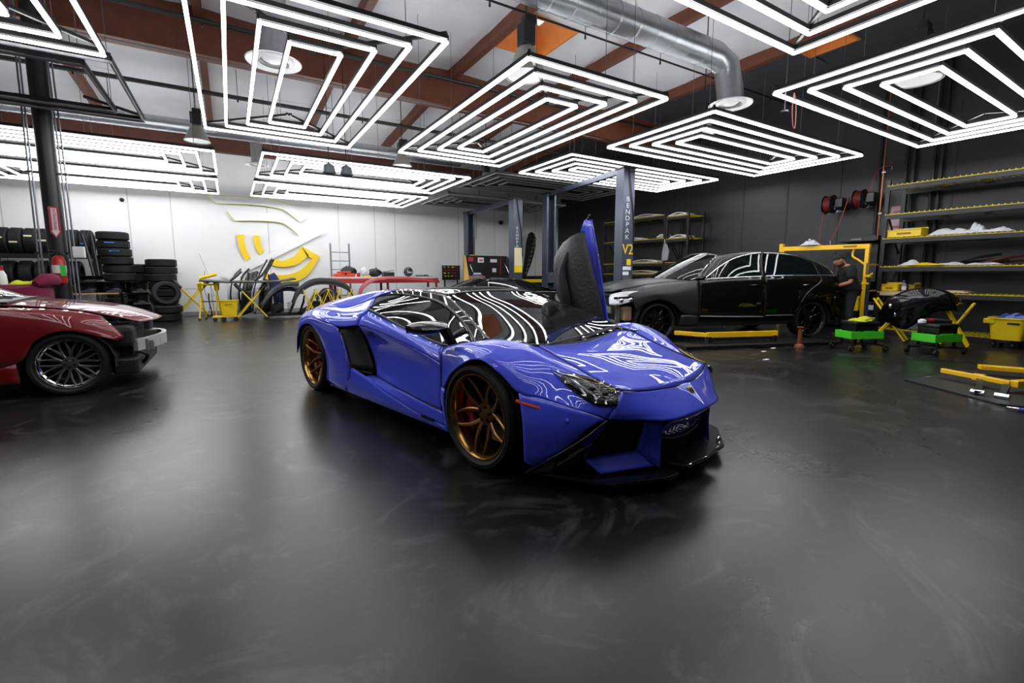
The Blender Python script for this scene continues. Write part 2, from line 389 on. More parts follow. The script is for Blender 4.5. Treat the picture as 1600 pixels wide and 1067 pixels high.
clear = bpy.data.materials.new('clear_lens'); clear.use_nodes = True; nt = clear.node_tree
tr = nt.nodes.new('ShaderNodeBsdfTransparent'); tr.inputs[0].default_value = (.8, .82, .82, 1)
gl = nt.nodes.new('ShaderNodeBsdfGlossy'); gl.inputs['Roughness'].default_value = .01
fr = nt.nodes.new('ShaderNodeFresnel'); fr.inputs[0].default_value = 1.55
m2 = nt.nodes.new('ShaderNodeMixShader'); nt.links.new(fr.outputs[0], m2.inputs[0]); nt.links.new(tr.outputs[0], m2.inputs[1]); nt.links.new(gl.outputs[0], m2.inputs[2])
nt.links.new(m2.outputs[0], nt.nodes['Material Output'].inputs[0])
bronze = mat('bronze_wheel', (128, 92, 58), .3, .85)
bronze_l = mat('bronze_lip', (176, 132, 72), .18, .95)
disc_m = mat('brake_disc', (70, 70, 72), .35, .9)
liner = mat('arch_liner', (9, 9, 10), .8)
shut = mat('shut_line', (5, 5, 8), .8)

def wheel(parent, x, y, z, sgn, rr, tr_, wd, rim_m, lip_m, style='five', phase=0.0, lw=.93, name='wheel', cal=None, dish=.07):
    """axle along local y; sgn = direction of the outer face (+1 left, -1 right)"""
    def T(u, v, w_): return Vector((x + u, y + sgn * w_, z + v))
    M = Matrix(((1, 0, 0, x), (0, 0, sgn, y), (0, 1, 0, z), (0, 0, 0, 1)))
    mb = MB()
    mb.lathe([(rr * .995, 0), (rr * 1.0, -.012), (rr * .975, -.016), (rr * lw, -.05), (rr * .9, -wd * .55), (rr * .93, -wd + .02), (rr * .99, -wd),
              (rr * .94, -wd), (rr * .87, -wd * .55), (rr * .90, -.05), (rr * .93, -.012), (rr * .965, 0)], 48, M, ring=True)
    root = obj(name, mb, lip_m, parent, smooth=40)
    sp = MB()
    def spoke(a0, a1, r0, r1, w0, w1, d0, d1, th=.02):
        n = 5; A = []
        for i in range(n):
            t = i / (n - 1); a = a0 + (a1 - a0) * t; r = r0 + (r1 - r0) * t; ww = w0 + (w1 - w0) * t; dd = d0 + (d1 - d0) * (t ** .8)
            c, s = math.cos(a), math.sin(a)
            A.append([T(r * c - k * ww * s, r * s + k * ww * c, dd - th * e) for k, e in ((-1, .3), (-.45, 0), (.45, 0), (1, .3), (1, 1.4), (-1, 1.4))])
        vs = [p for q in A for p in q]
        fs = [(i * 6 + k, i * 6 + (k + 1) % 6, (i + 1) * 6 + (k + 1) % 6, (i + 1) * 6 + k) for i in range(n - 1) for k in range(6)] + [(0, 1, 2, 3, 4, 5), tuple((n - 1) * 6 + k for k in (5, 4, 3, 2, 1, 0))]
        sp.add(vs, fs)
    if style == 'five':
        for k in range(5):
            a = phase + k * 2 * PI / 5; m_ = MB(); sp = m_
            for q in (-1, 1): spoke(a + q * .50, a + q * .13, rr * .24, rr * .955, .016, .010, -dish, -.022)
            spoke(a - .45, a + .45, rr * .22, rr * .22, .02, .02, -dish, -dish)
            obj('spoke', sp, rim_m, root, smooth=35)
    elif style == 'mesh':
        for k in range(10):
            sp = MB(); a = phase + k * 2 * PI / 10
            q = .17
            spoke(a, a + .20, rr * .26, rr * .88, .011, .008, -dish, -.035); spoke(a, a - .20, rr * .26, rr * .88, .011, .008, -dish, -.035)
            obj('spoke', sp, rim_m, root, smooth=35)
    else:
        for k in range(10):
            sp = MB(); a = phase + k * 2 * PI / 10
            spoke(a, a + .0, rr * .22, rr * .95, .013, .010, -dish, -.03)
            obj('spoke', sp, rim_m, root, smooth=35)
    obj('hub', MB().lathe([(.001, -dish + .012), (.028, -dish + .01), (.034, -dish), (rr * .27, -dish - .004), (rr * .27, -dish - .04), (.001, -dish - .04)], 20, M), rim_m, root, smooth=30)
    nuts = MB()
    for k in range(5):
        a = phase + (k + .5) * 2 * PI / 5
        nuts.tube([T(rr * .17 * math.cos(a), rr * .17 * math.sin(a), -dish - .01), T(rr * .17 * math.cos(a), rr * .17 * math.sin(a), -dish + .012)], .010, 6)
    tag(obj('wheel_nut', nuts, black_m, root), kind='stuff')
    # tyre
    s = tr_ - rr
    obj('tyre', MB().lathe([(rr * .97, -.012), (rr + s * .35, .012), (rr + s * .7, .008), (tr_ - .012, -.012), (tr_, -.035), (tr_, -wd * .5), (tr_, -wd + .03), (tr_ - .012, -wd + .008),
                            (rr + s * .5, -wd - .012), (rr * .95, -wd + .01)], 48, M), rubber, root, smooth=30)
    gr = MB()
    for i in (1, 2, 3, 4):
        wv = -.035 - (wd - .07) * i / 5
        gr.lathe([(tr_ + .0015, wv - .006), (tr_ + .0015, wv + .006)], 48, M)
    tag(obj('tread_groove', gr, shut, root), kind='stuff')
    obj('brake_disc', MB().lathe([(.07, -wd * .62), (rr * .70, -wd * .62), (rr * .70, -wd * .62 - .025), (.07, -wd * .62 - .025)], 36, M), disc_m, root, smooth=30)
    if cal:
        cm = MB(); n = 6; a0, a1 = R(150), R(225)
        for i in range(n):
            pass
        rows = []
        for rad, ww in ((rr * .50, -wd * .42), (rr * .62, -wd * .36), (rr * .78, -wd * .40), (rr * .80, -wd * .8)):
            rows.append([T(rad * math.cos(a0 + (a1 - a0) * i / n), rad * math.sin(a0 + (a1 - a0) * i / n), ww) for i in range(n + 1)])
        cm.grid(rows); obj('brake_caliper', cm, cal, root, smooth=True, solid=.02)
    return root

def lr(side): return 1 if side == 'left' else -1
class Car:
    """helpers for panels in car coordinates (x forward, s outwards on one side, z up)"""
    def __init__(s, root): s.root = root; s.parts = {}
    def panel(s, name, rows, m, nu=17, nv=13, sides=('right', 'left'), solid=.006, sharp='all', parent=None, n=None):
        out = []
        for sd in sides:
            g_ = surf([[Vector((p[0], lr(sd) * p[1], p[2])) for p in r] for r in rows], nu, nv)
            par = parent if parent else s.root
            if isinstance(par, dict): par = par[sd]
            o = obj(name, MB().grid(g_), m, par, smooth=sharp, solid=solid)
            out.append(o); s.parts[(name, sd)] = o
        return out
    def full(s, name, rows, m, nu=25, nv=17, solid=.006, parent=None, sharp='all'):
        rows = [[Vector((p[0], -p[1], p[2])) for p in reversed(r) if abs(p[1]) > 1e-6] + [Vector((r[0][0], r[0][1], r[0][2]))] * 0 + [Vector(p) for p in r] for r in rows] if True else rows
        o = obj(name, MB().grid(surf(rows, nu, nv)), m, parent or s.root, smooth=sharp, solid=solid); s.parts[name] = o; return o
    def line(s, name, pts, r, m, sides=('right', 'left'), parent=None, n=24):
        for sd in sides:
            p = cr([Vector((q[0], lr(sd) * q[1], q[2])) for q in pts], n)
            par = parent if parent else s.root
            if isinstance(par, dict): par = par[sd]
            obj(name, MB().tube(p, r, 6), m, par, smooth=True)

# ================================================================ blue sports car
HD = R(-78.41); OX = Vector((2.179, 2.633, 0))
blue = mat('blue_paint', (66, 78, 214), .5, coat=.9, spec=.12)
carbon = mat('carbon_black', (9, 9, 10), .5, coat=1, spec=.1)
roof_k = mat('roof_black', (5, 5, 6), .6, coat=.8, spec=.05)
mesh_k = mat('intake_mesh', (7, 7, 8), .7)
amber = mat('amber_marker', (228, 78, 20), .3, coat=.5)
lamp_in = mat('lamp_inner', (40, 40, 42), .2, .6)
car = thing('sports_car', 'blue wedge-shaped sports car with black roof, bronze wheels and far door raised', 'car', (0, 0, 0))
B = Car(car)
# hood
B.full('hood', [[(.03, 0, .700), (.02, .2, .706), (-.01, .42, .722), (-.05, .655, .752)],
                [(.16, 0, .712), (.16, .2, .712), (.14, .4, .723), (.12, .562, .746)],
                [(.32, 0, .694), (.32, .2, .693), (.30, .4, .693), (.29, .543, .69)],
                [(.47, 0, .666), (.46, .2, .664), (.45, .38, .657), (.44, .537, .646)],
                [(.66, 0, .617), (.65, .2, .615), (.63, .38, .608), (.60, .542, .60)],
                [(.847, 0, .541), (.827, .18, .538), (.787, .37, .545), (.742, .527, .565)]], blue, 33, 25)
# front fender with nose wing
F = [[(-.44, .87, .715), (-.25, .79, .75), (-.05, .66, .752), (.12, .565, .747), (.29, .546, .692), (.44, .54, .648), (.60, .545, .602), (.745, .53, .566)],
     [(-.42, .90, .70), (-.24, .83, .758), (-.02, .74, .788), (.13, .69, .767), (.28, .67, .713), (.42, .65, .657), (.60, .61, .585), (.757, .565, .532)],
     [(-.40, .925, .68), (-.22, .89, .738), (0, .85, .772), (.16, .80, .745), (.30, .76, .687), (.45, .715, .612), (.61, .69, .53), (.762, .60, .495)],
     [(-.385, .945, .61), (-.21, .945, .68), (.03, .94, .735), (.21, .915, .692), (.34, .865, .622), (.45, .80, .562), (.61, .735, .492), (.755, .63, .458)],
     [(-.375, .955, .40), (-.235, .97, .575), (.03, .98, .702), (.215, .958, .64), (.345, .93, .547), (.455, .85, .523), (.61, .755, .478), (.745, .64, .425)]]
B.panel('front_fender', F, blue, 41, 21)
# nose
B.full('nose_panel', [[(.852, 0, .538), (.832, .18, .534), (.79, .38, .541), (.745, .53, .562)],
                      [(.890, 0, .508), (.865, .2, .498), (.812, .40, .508), (.757, .565, .530)],
                      [(.926, 0, .476), (.895, .22, .464), (.832, .43, .472), (.762, .60, .493)],
                      [(.960, 0, .443), (.922, .25, .430), (.842, .46, .440), (.755, .63, .457)],
                      [(.992, 0, .410), (.942, .30, .392), (.825, .50, .408), (.745, .64, .425)]], blue, 33, 15)
B.full('bumper_center', [[(.988, 0, .408), (.968, .16, .400), (.938, .30, .390)], [(.90, 0, .30), (.89, .15, .305), (.872, .30, .32)], [(.862, 0, .225), (.855, .15, .235), (.84, .29, .268)]], blue, 17, 7)
# front bumper side, under the wing edge
B.panel('front_bumper', [[(.345, .932, .545), (.455, .85, .521), (.61, .755, .476), (.74, .65, .423)],
                         [(.395, .948, .38), (.49, .885, .37), (.60, .795, .36), (.70, .69, .40)],
                         [(.405, .945, .17), (.45, .905, .15), (.56, .815, .235), (.68, .705, .385)]], blue, 17, 9)
B.panel('bumper_fin', [[(.745, .655, .42), (.64, .755, .30), (.45, .905, .14), (.39, .93, .09)], [(.745, .615, .41), (.68, .63, .31), (.60, .67, .15), (.56, .71, .08)]], carbon, 9, 7, solid=.012)
B.panel('side_vent', [[(.742, .625, .415), (.83, .42, .385)], [(.67, .635, .29), (.775, .41, .28)], [(.575, .655, .165), (.735, .39, .18)]], mesh_k, 5, 5)
B.panel('bumper_blade', [[(.60, .66, .160), (.765, .385, .185), (.79, .36, .185)], [(.66, .645, .122), (.83, .35, .135), (.86, .33, .12)], [(.70, .635, .096), (.86, .335, .105), (.885, .32, .098)]], blue, 11, 7, solid=.014)
B.panel('bumper_strut', [[(.825, .40, .375), (.86, .35, .37), (.885, .31, .365)], [(.79, .385, .28), (.85, .34, .26), (.88, .31, .24)], [(.765, .385, .185), (.85, .35, .13), (.885, .318, .10)]], blue, 7, 7, solid=.012)
B.full('grille', [[(.82, 0, .26), (.80, .30, .28)], [(.83, 0, .10), (.80, .32, .10)]], mesh_k, 9, 4)
B.line('grille_wire', [(.885, 0, .225), (.87, .15, .232), (.85, .27, .262)], .004, grey_m)
for sd in ('right', 'left'):
    y = lr(sd)
    obj('front_splitter', MB().prism([(.44, .85), (.58, .79), (.80, .67), (.975, .36), (.98, .27), (.90, .24), (.60, .4), (.45, .6)], .065, .085, lambda u, v, t, y=y: Vector((u, y * v, t))), carbon, car, bevel=.006)
obj('front_splitter', MB().prism([(.90, -.25), (1.0, -.22), (1.02, 0), (1.0, .22), (.90, .25), (.7, .25), (.7, -.25)], .10, .118, lambda u, v, t: Vector((u, v, t))), carbon, car, bevel=.006)
tow = MB().lathe([(.022 + .007 * math.cos(t), .007 * math.sin(t)) for t in [2 * PI * k / 8 for k in range(8)]], 16, frame3((1.0, .20, .16), (0, 1, 0), (0, 0, 1)), ring=True)
obj('tow_hook', tow, chrome, car, smooth=True)
# headlight
top = [(.373, .712, .646), (.48, .64, .636), (.595, .56, .607), (.74, .535, .570)]
mid = [(.373, .715, .643), (.53, .68, .600), (.65, .63, .565), (.765, .575, .532)]
bot = [(.373, .718, .640), (.508, .715, .582), (.675, .685, .503), (.775, .605, .498)]
hl = B.panel('headlight', [top, mid, bot], gloss_k, 13, 9, solid=.003)
for o_, sd in zip(hl, ('right', 'left')):
    y = lr(sd)
    def at(u, v, lift=.006):
        g_ = surf([[Vector(p) for p in r] for r in (top, mid, bot)], 21, 11); q = g_[int(v * 10)][int(u * 20)]; return Vector((q.x + lift * .4, y * (q.y + lift * .2), q.z + lift))
    obj('reflector_strip', MB().tube([at(.25, .25), at(.6, .15), at(.95, .2)], .006, 6), mat('lamp_yellow', (190, 165, 60), .3, .5), o_, smooth=True)
    obj('light_strip', MB().tube([at(.3, .5), at(.75, .85), at(.98, .85)], .009, 6), chrome, o_, smooth=True)
    obj('light_strip', MB().tube([at(.5, .35), at(.85, .75), at(.98, .35)], .009, 6), chrome, o_, smooth=True)
    for u, v in ((.8, .5), (.62, .5)):
        obj('projector', MB().ball(at(u, v, .0), .026, .026, .02), lamp_in, o_, smooth=True)
    g_ = surf([[Vector((p[0] + .006, y * (p[1] + .004), p[2] + .012)) for p in r] for r in (top, mid, bot)], 13, 9)
    obj('lens', MB().grid(g_), clear, o_, smooth='all')
# panel gaps
B.line('hood_gap', [(-.05, .66, .757), (.12, .563, .751), (.29, .545, .695), (.44, .539, .651), (.60, .544, .605), (.745, .528, .570), (.789, .38, .549), (.83, .2, .539), (.852, .07, .540), (.836, .03, .545)], .0035, shut, n=50)
# doors, rockers
top_s = [(-1.60, .87, .905), (-1.39, .88, .865), (-1.05, .885, .808), (-.767, .885, .764), (-.45, .872, .716)]
chl = [(-1.62, .965, .768), (-1.40, .965, .765), (-.95, .962, .715), (-.62, .957, .665), (-.385, .947, .61)]
md = [(-1.60, .935, .84), (-1.40, .94, .825), (-1.0, .945, .772), (-.70, .935, .725), (-.42, .915, .67)]
dlow = [[(-1.61, .955, .762), (-1.40, .96, .757), (-.95, .958, .708), (-.62, .953, .658), (-.387, .945, .604)],
        [(-1.58, .89, .62), (-1.30, .90, .61), (-.95, .915, .58), (-.65, .93, .55), (-.38, .948, .51)],
        [(-1.50, .875, .46), (-1.22, .90, .44), (-.95, .925, .42), (-.65, .942, .41), (-.378, .953, .39)],
        [(-1.42, .90, .345), (-1.15, .93, .33), (-.9, .94, .315), (-.65, .95, .302), (-.375, .955, .29)]]
dr = B.panel('door', [top_s, md, chl], blue, 25, 9, sides=('right',))[0]
DP = {'right': dr}
B.panel('lower_skin', dlow, blue, 25, 17, sides=('right',), parent=DP)
B.line('door_gap', [(-.447, .878, .718), (-.415, .92, .68), (-.388, .951, .61), (-.382, .956, .45), (-.378, .96, .29)], .0035, shut, sides=('right',), parent=DP)
B.line('door_gap', [(-.378, .96, .29), (-.65, .953, .302), (-.9, .943, .315), (-1.15, .933, .33), (-1.40, .905, .345)], .0035, shut, sides=('right',), parent=DP)
obj('door_handle', MB().box(-1.50, -1.36, -.972, -.955, .722, .738), carbon, dr, bevel=.004)
B.panel('rocker_panel', [[(-1.45, .905, .345), (-1.15, .935, .33), (-.9, .945, .315), (-.65, .955, .30), (-.36, .958, .285)],
                         [(-1.48, .972, .345), (-1.2, .975, .285), (-.95, .972, .245), (-.65, .968, .205), (-.335, .962, .19)]], blue, 21, 5)
B.panel('side_skirt', [[(-1.80, .99, .40), (-1.48, .975, .345), (-1.2, .977, .285), (-.95, .974, .245), (-.65, .97, .205), (-.335, .964, .19)],
                       [(-2.05, .995, .24), (-1.5, .985, .22), (-1.2, .98, .2), (-.95, .975, .19), (-.65, .97, .18), (-.32, .962, .175)],
                       [(-2.24, .985, .135), (-1.6, .97, .135), (-1.25, .962, .14), (-.95, .96, .145), (-.65, .955, .15), (-.30, .95, .155)]], blue, 25, 9)
B.panel('fender_tail', [[(-.38, .957, .45), (-.37, .962, .35), (-.345, .962, .27), (-.335, .96, .17)], [(-.325, .966, .45), (-.335, .966, .36), (-.325, .965, .27), (-.30, .95, .16)]], blue, 9, 4)
obj('skirt_vent', MB().box(-.62, -.46, -.975, -.966, .192, .214), carbon, car)
# side intake
B.panel('air_intake', [[(-1.62, .955, .765), (-1.63, .885, .60), (-1.50, .875, .36)], [(-1.80, .93, .74), (-1.76, .92, .56), (-1.64, .92, .37)], [(-1.935, .998, .70), (-1.84, .998, .54), (-1.745, .993, .39)]], mesh_k, 9, 7)
B.line('intake_trim', [(-1.935, 1.002, .70), (-1.84, 1.002, .54), (-1.745, .997, .39), (-1.50, .90, .355)], .007, carbon, n=12)
# rear quarter
B.panel('rear_quarter_panel', [[(-1.87, .66, .992), (-2.15, .81, .887), (-2.6, .86, .872), (-3.0, .88, .80), (-3.2, .89, .73)],
                               [(-1.59, .872, .905), (-2.05, .90, .86), (-2.55, .93, .855), (-2.95, .945, .79), (-3.18, .93, .71)],
                               [(-1.60, .94, .835), (-2.02, .965, .81), (-2.55, .985, .81), (-2.95, .98, .745), (-3.17, .95, .68)],
                               [(-1.62, .968, .768), (-1.95, 1.0, .735), (-2.5, 1.012, .765), (-2.92, 1.0, .70), (-3.16, .96, .64)]], blue, 31, 17)
B.panel('buttress', [[(-1.62, .57, 1.065), (-1.92, .61, 1.045), (-2.4, .68, .975), (-2.87, .73, .895), (-3.3, .79, .785)],
                     [(-1.75, .62, 1.03), (-2.03, .71, .965), (-2.5, .77, .925), (-2.93, .80, .85), (-3.27, .84, .76)],
                     [(-1.87, .662, .992), (-2.15, .812, .887), (-2.6, .862, .872), (-3.0, .882, .80), (-3.2, .89, .73)]], blue, 25, 9)
cxa, cza, rx, rz = -2.69, .34, .425, .365
arc = [(cxa + rx * math.cos(R(a)), .995 + .018 * math.sin(R(a)), cza + rz * math.sin(R(a))) for a in (-28, 5, 35, 65, 90, 120, 150, 180)]
B.panel('rear_fender', [[(-1.85, .985, .15), (-1.745, .995, .39), (-1.935, 1.0, .70), (-2.22, 1.008, .745), (-2.62, 1.014, .765), (-2.93, 1.0, .70), (-3.14, .965, .63), (-3.22, .93, .42)],
                        [(-2.05, .992, .15), (-1.98, 1.003, .38), (-2.14, 1.008, .62), (-2.38, 1.012, .70), (-2.66, 1.016, .73), (-2.92, 1.006, .67), (-3.10, .98, .55), (-3.17, .955, .38)],
                        [(a_, b_, c_) for a_, b_, c_ in arc]], blue, 41, 9)
B.full('rear_bumper', [[(-3.45, 0, .80), (-3.42, .5, .80), (-3.3, .79, .785), (-3.2, .89, .73)], [(-3.6, 0, .70), (-3.55, .5, .69), (-3.38, .8, .66), (-3.19, .94, .60)],
                       [(-3.62, 0, .45), (-3.57, .5, .45), (-3.40, .8, .44), (-3.21, .93, .42)], [(-3.55, 0, .18), (-3.5, .5, .18), (-3.35, .8, .18), (-3.12, .93, .18)]], blue, 25, 13)
B.full('engine_cover', [[(-1.62, 0, 1.075), (-1.62, .3, 1.075), (-1.62, .565, 1.065)], [(-1.95, 0, .99), (-1.95, .3, .99), (-1.93, .61, 1.043)], [(-2.4, 0, .90), (-2.4, .35, .90), (-2.4, .68, .972)],
                        [(-2.9, 0, .84), (-2.9, .4, .84), (-2.87, .73, .893)], [(-3.45, 0, .80), (-3.4, .5, .80), (-3.3, .79, .785)]], roof_k, 21, 21)
for k in range(5): obj('engine_slat', MB().box(-2.0 - k * .2, -1.9 - k * .2, -.4, .4, 1.0 - k * .035, 1.012 - k * .035), roof_k, car)
# glasshouse
B.full('roof_panel', [[(-1.0, 0, 1.058), (-.985, .25, 1.053), (-.95, .50, 1.036)], [(-1.25, 0, 1.085), (-1.25, .3, 1.082), (-1.22, .53, 1.06)], [(-1.62, 0, 1.078), (-1.62, .3, 1.078), (-1.62, .565, 1.066)]], roof_k, 21, 13)
rail_in = [(-.13, .715, .767), (-.38, .648, .857), (-.66, .568, .947), (-.95, .503, 1.037), (-1.25, .535, 1.062), (-1.62, .568, 1.066), (-1.92, .61, 1.043)]
rail_out = [(-.24, .79, .745), (-.43, .71, .825), (-.62, .66, .902), (-.87, .625, .972), (-1.2, .612, 1.013), (-1.55, .612, 1.022), (-1.88, .655, .99)]
B.panel('roof_rail', [rail_in, rail_out], roof_k, 31, 5)
ws = B.full('windshield', [[(-1.0, 0, 1.055), (-.985, .25, 1.05), (-.95, .50, 1.034)], [(-.66, 0, .965), (-.66, .3, .962), (-.66, .565, .945)],
                      [(-.32, 0, .850), (-.33, .33, .850), (-.38, .645, .855)], [(.025, 0, .704), (.0, .38, .716), (-.13, .715, .766)]], tint, 25, 17, solid=0)
B.line('windshield_seal', [(.025, 0, .704), (.02, .2, .708), (-.0, .40, .718), (-.06, .60, .745), (-.13, .715, .768)], .012, black_m, parent=None)
for s0 in (-.02, .42):
    obj('wiper', MB().tube([(.03, -s0 * .9, .722), (-.02, -s0 * .3 + .25, .742), (-.05, -s0 * .3 + .62, .765)], .008, 6), black_m, car, smooth=True)
obj('cowl_vent', MB().box(-.02, .17, -.615, -.56, .0, .012, Matrix.Translation((-.02, 0, .752)) @ Matrix.Rotation(R(2), 4, 'Y')), carbon, car)
obj('cowl_vent', MB().box(-.02, .17, .56, .615, .0, .012, Matrix.Translation((-.02, 0, .752)) @ Matrix.Rotation(R(2), 4, 'Y')), carbon, car)
glt = [(-.25, .79, .745)] + [(a[0], a[1] + .004, a[2] - .004) for a in rail_out[1:6]]
glb = [(-.27, .80, .738), (-.45, .872, .72), (-.767, .885, .766), (-1.05, .885, .81), (-1.35, .882, .87), (-1.585, .872, .905)]
sg = B.panel('side_window', [glt, glb], tint, 21, 7, sides=('right',), solid=0)[0]
B.line('quarter_bar', [(-.42, .735, .825), (-.46, .82, .77), (-.49, .874, .722)], .010, grey_m, sides=('right',), parent={'right': sg}, n=8)
B.line('window_seal', [(-.25, .80, .742), (-.45, .877, .722), (-.767, .89, .768), (-1.05, .89, .812), (-1.35, .887, .872), (-1.585, .877, .907)], .008, black_m, sides=('right',), parent={'right': sg})
B.panel('rear_side_glass', [[(-1.53, .622, 1.016), (-1.70, .635, 1.006), (-1.88, .665, .985)], [(-1.59, .872, .905), (-1.85, .84, .892), (-2.15, .81, .885)]], mesh_k, 11, 7)
B.line('window_divider', [(-1.50, .63, 1.012), (-1.60, .75, .965), (-1.60, .87, .905)], .012, black_m, n=8)
# mirror
def mirror(y, par):
    m_ = obj('wing_mirror', MB().grid(surf([[Vector((-.62 + a, y * (.93 + .0 * a), .86)), Vector((-.62 + a, y * 1.02, .86))] for a in (0, .1)], 3, 3)), gloss_k, par)
    return m_
sec = []
for s_, h0, h1, d0 in ((.94, .84, .895, .10), (1.0, .815, .905, .14), (1.08, .81, .908, .145), (1.16, .825, .90, .12), (1.19, .85, .885, .06)):
    ring = []
    for k in range(13):
        a = 2 * PI * k / 12
        ring.append(Vector((-.40 + d0 * math.cos(a) * (1 if math.cos(a) > 0 else .45), -s_, (h0 + h1) / 2 + (h1 - h0) / 2 * math.sin(a))))
    sec.append(ring)
mm = MB().grid(sec); mm.prism([(v.x, v.z) for v in sec[-1][:-1]], -1.19, -1.185, lambda u, v, t: Vector((u, t, v))); mm.prism([(v.x, v.z) for v in sec[0][:-1]], -.94, -.945, lambda u, v, t: Vector((u, t, v)))
mo = obj('wing_mirror', mm, gloss_k, car, smooth=True, sub=1)
obj('mirror_stalk', MB().prism([(-.39, .84), (-.31, .86), (-.27, .75), (-.33, .735)], -.93, -.97, lambda u, v, t: Vector((u, t + (.04 if v < .8 else 0), v))), gloss_k, mo, bevel=.006)
obj('mirror_glass', MB().box(-.47, -.465, -1.16, -.99, .825, .89), chrome, mo)
# markers, emblem, sensor
B.line('side_marker', [(.335, .942, .503), (.395, .912, .487), (.455, .868, .468)], .011, amber, n=8)
em = obj('emblem', MB().prism([(-.028, .03), (.028, .03), (.03, -.005), (0, -.04), (-.03, -.005)], 0, .006, lambda u, v, t: Vector((.900 + t - v * .65, u, .498 + v * .8))), mat('emblem_gold', (196, 168, 90), .3, .8), car)
obj('emblem_field', MB().prism([(-.02, .022), (.02, .022), (.021, -.005), (0, -.03), (-.021, -.005)], .006, .008, lambda u, v, t: Vector((.901 + t - v * .65, u, .498 + v * .8))), black_m, em)
obj('parking_sensor', MB().ball((.585, -.795, .41), .016, .012, .016), blue, car, smooth=True)
# wheels
red_cal = mat('red_caliper', (150, 16, 22), .35, coat=.6)
wheel(car, 0, -.965, .335, -1, .27, .335, .25, bronze, bronze_l, phase=R(125), cal=red_cal, dish=.075)
wheel(car, 0, .965, .335, 1, .27, .335, .25, bronze, bronze_l, phase=R(70), cal=red_cal, dish=.075)
wheel(car, -2.70, -.985, .35, -1, .284, .35, .34, bronze, bronze_l, phase=R(150), cal=red_cal, dish=.12)
wheel(car, -2.70, .985, .35, 1, .284, .35, .34, bronze, bronze_l, phase=R(70), cal=red_cal, dish=.12)
for x, y, r_, wd in ((0, -1, .372, .34), (0, 1, .372, .34), (-2.69, -1, .42, .42), (-2.69, 1, .42, .42)):
    pr = [(x + r_ * math.cos(R(a)), .34 + r_ * .94 * math.sin(R(a))) for a in range(-20, 201, 20)]
    mb = MB().grid([[Vector((u, y * .95, v)) for u, v in pr], [Vector((u, y * (.97 - wd), v)) for u, v in pr]])
    mb.prism(pr, y * (.97 - wd), y * (.96 - wd), lambda u, v, t: Vector((u, t, v)))
    obj('wheel_arch_liner', mb, liner, car)
obj('underbody', MB().box(-3.4, -3.15, -.75, .75, .14, .72).box(-2.25, -.40, -.85, .85, .11, .34).box(.40, .60, -.60, .60, .10, .48).box(-3.2, .5, -.56, .56, .11, .56), liner, car)
# cabin
seat_m = mat('cabin_black', (14, 14, 15), .7); dash_m = mat('dash_grey', (34, 38, 42), .6)
obj('dashboard', MB().grid(surf([[(-.05, -.62, .66), (-.05, 0, .67), (-.05, .62, .66)], [(-.35, -.66, .70), (-.35, 0, .72), (-.35, .66, .70)], [(-.62, -.70, .66), (-.62, 0, .70), (-.62, .70, .66)], [(-.66, -.70, .5), (-.66, 0, .5), (-.66, .70, .5)]], 9, 9)), dash_m, car, smooth=True, solid=.02)
for y in (-.36, .36):
    st = obj('seat', MB().box(-1.25, -.78, y - .24, y + .24, .34, .46), seat_m, car, bevel=.05)
    obj('seat_back', MB().box(-.09, .05, -.23, .23, 0, .58, Matrix.Translation((-1.28, y, .42)) @ Matrix.Rotation(R(-24), 4, 'Y')), seat_m, st, bevel=.06)
    obj('headrest', MB().box(-.06, .05, -.12, .12, 0, .16, Matrix.Translation((-1.50, y, .86)) @ Matrix.Rotation(R(-20), 4, 'Y')), seat_m, st, bevel=.04)
obj('steering_wheel', MB().lathe([(.175 + .014 * math.cos(t), .014 * math.sin(t)) for t in [2 * PI * k / 8 for k in range(8)]], 28, Matrix.Translation((-.70, .36, .70)) @ Matrix.Rotation(R(68), 4, 'Y'), ring=True).box(-.02, .02, -.16, .16, -.01, .01, Matrix.Translation((-.70, .36, .70)) @ Matrix.Rotation(R(68), 4, 'Y')), seat_m, car, smooth=30)
obj('bulkhead', MB().box(-1.66, -1.62, -.56, .56, .4, 1.04), seat_m, car)
paper = mat('paper_white', (225, 228, 230), .8)
obj('windshield_sticker', MB().box(-.40, -.30, -.50, -.38, .724, .728).box(-.28, -.16, -.46, -.30, .722, .726), paper, car)
obj('tunnel', MB().box(-1.5, -.5, -.1, .1, .3, .55), seat_m, car, bevel=.03)
# raised scissor door on the far side
sk = [(-.47, 1.0, .83), (-.56, 1.0, 1.15), (-.66, 1.0, 1.45), (-.72, 1.0, 1.735)]
dL = obj('raised_door', MB().grid(surf([[Vector(p) for p in ((-.36, .93, .70), (-.44, .96, 1.0), (-.53, .98, 1.35), (-.63, .99, 1.73))],
                                 [Vector(p) for p in ((-.46, .98, .72), (-.54, 1.02, 1.05), (-.63, 1.03, 1.38), (-.70, 1.02, 1.735))],
                                 [Vector(p) for p in ((-.66, 1.0, .74), (-.72, 1.04, 1.05), (-.74, 1.05, 1.35), (-.745, 1.03, 1.735))],
                                 [Vector(p) for p in ((-.95, .98, .95), (-.98, 1.02, 1.2), (-1.0, 1.02, 1.40), (-.80, 1.02, 1.62))]], 17, 13)), blue, car, smooth='all', solid=.01)
leather = mat('door_leather', (20, 20, 21), .5, bump=.3, scale=30)
inner = [[(-.38, .90, .72), (-.47, .90, 1.05), (-.58, .90, 1.38), (-.66, .92, 1.62)],
         [(-.58, .84, .74), (-.66, .83, 1.05), (-.73, .84, 1.36), (-.76, .88, 1.58)],
         [(-.80, .87, .80), (-.86, .86, 1.08), (-.90, .87, 1.34), (-.85, .90, 1.54)],
         [(-.93, .92, .90), (-1.02, .92, 1.12), (-1.03, .92, 1.36), (-.93, .94, 1.52)]]
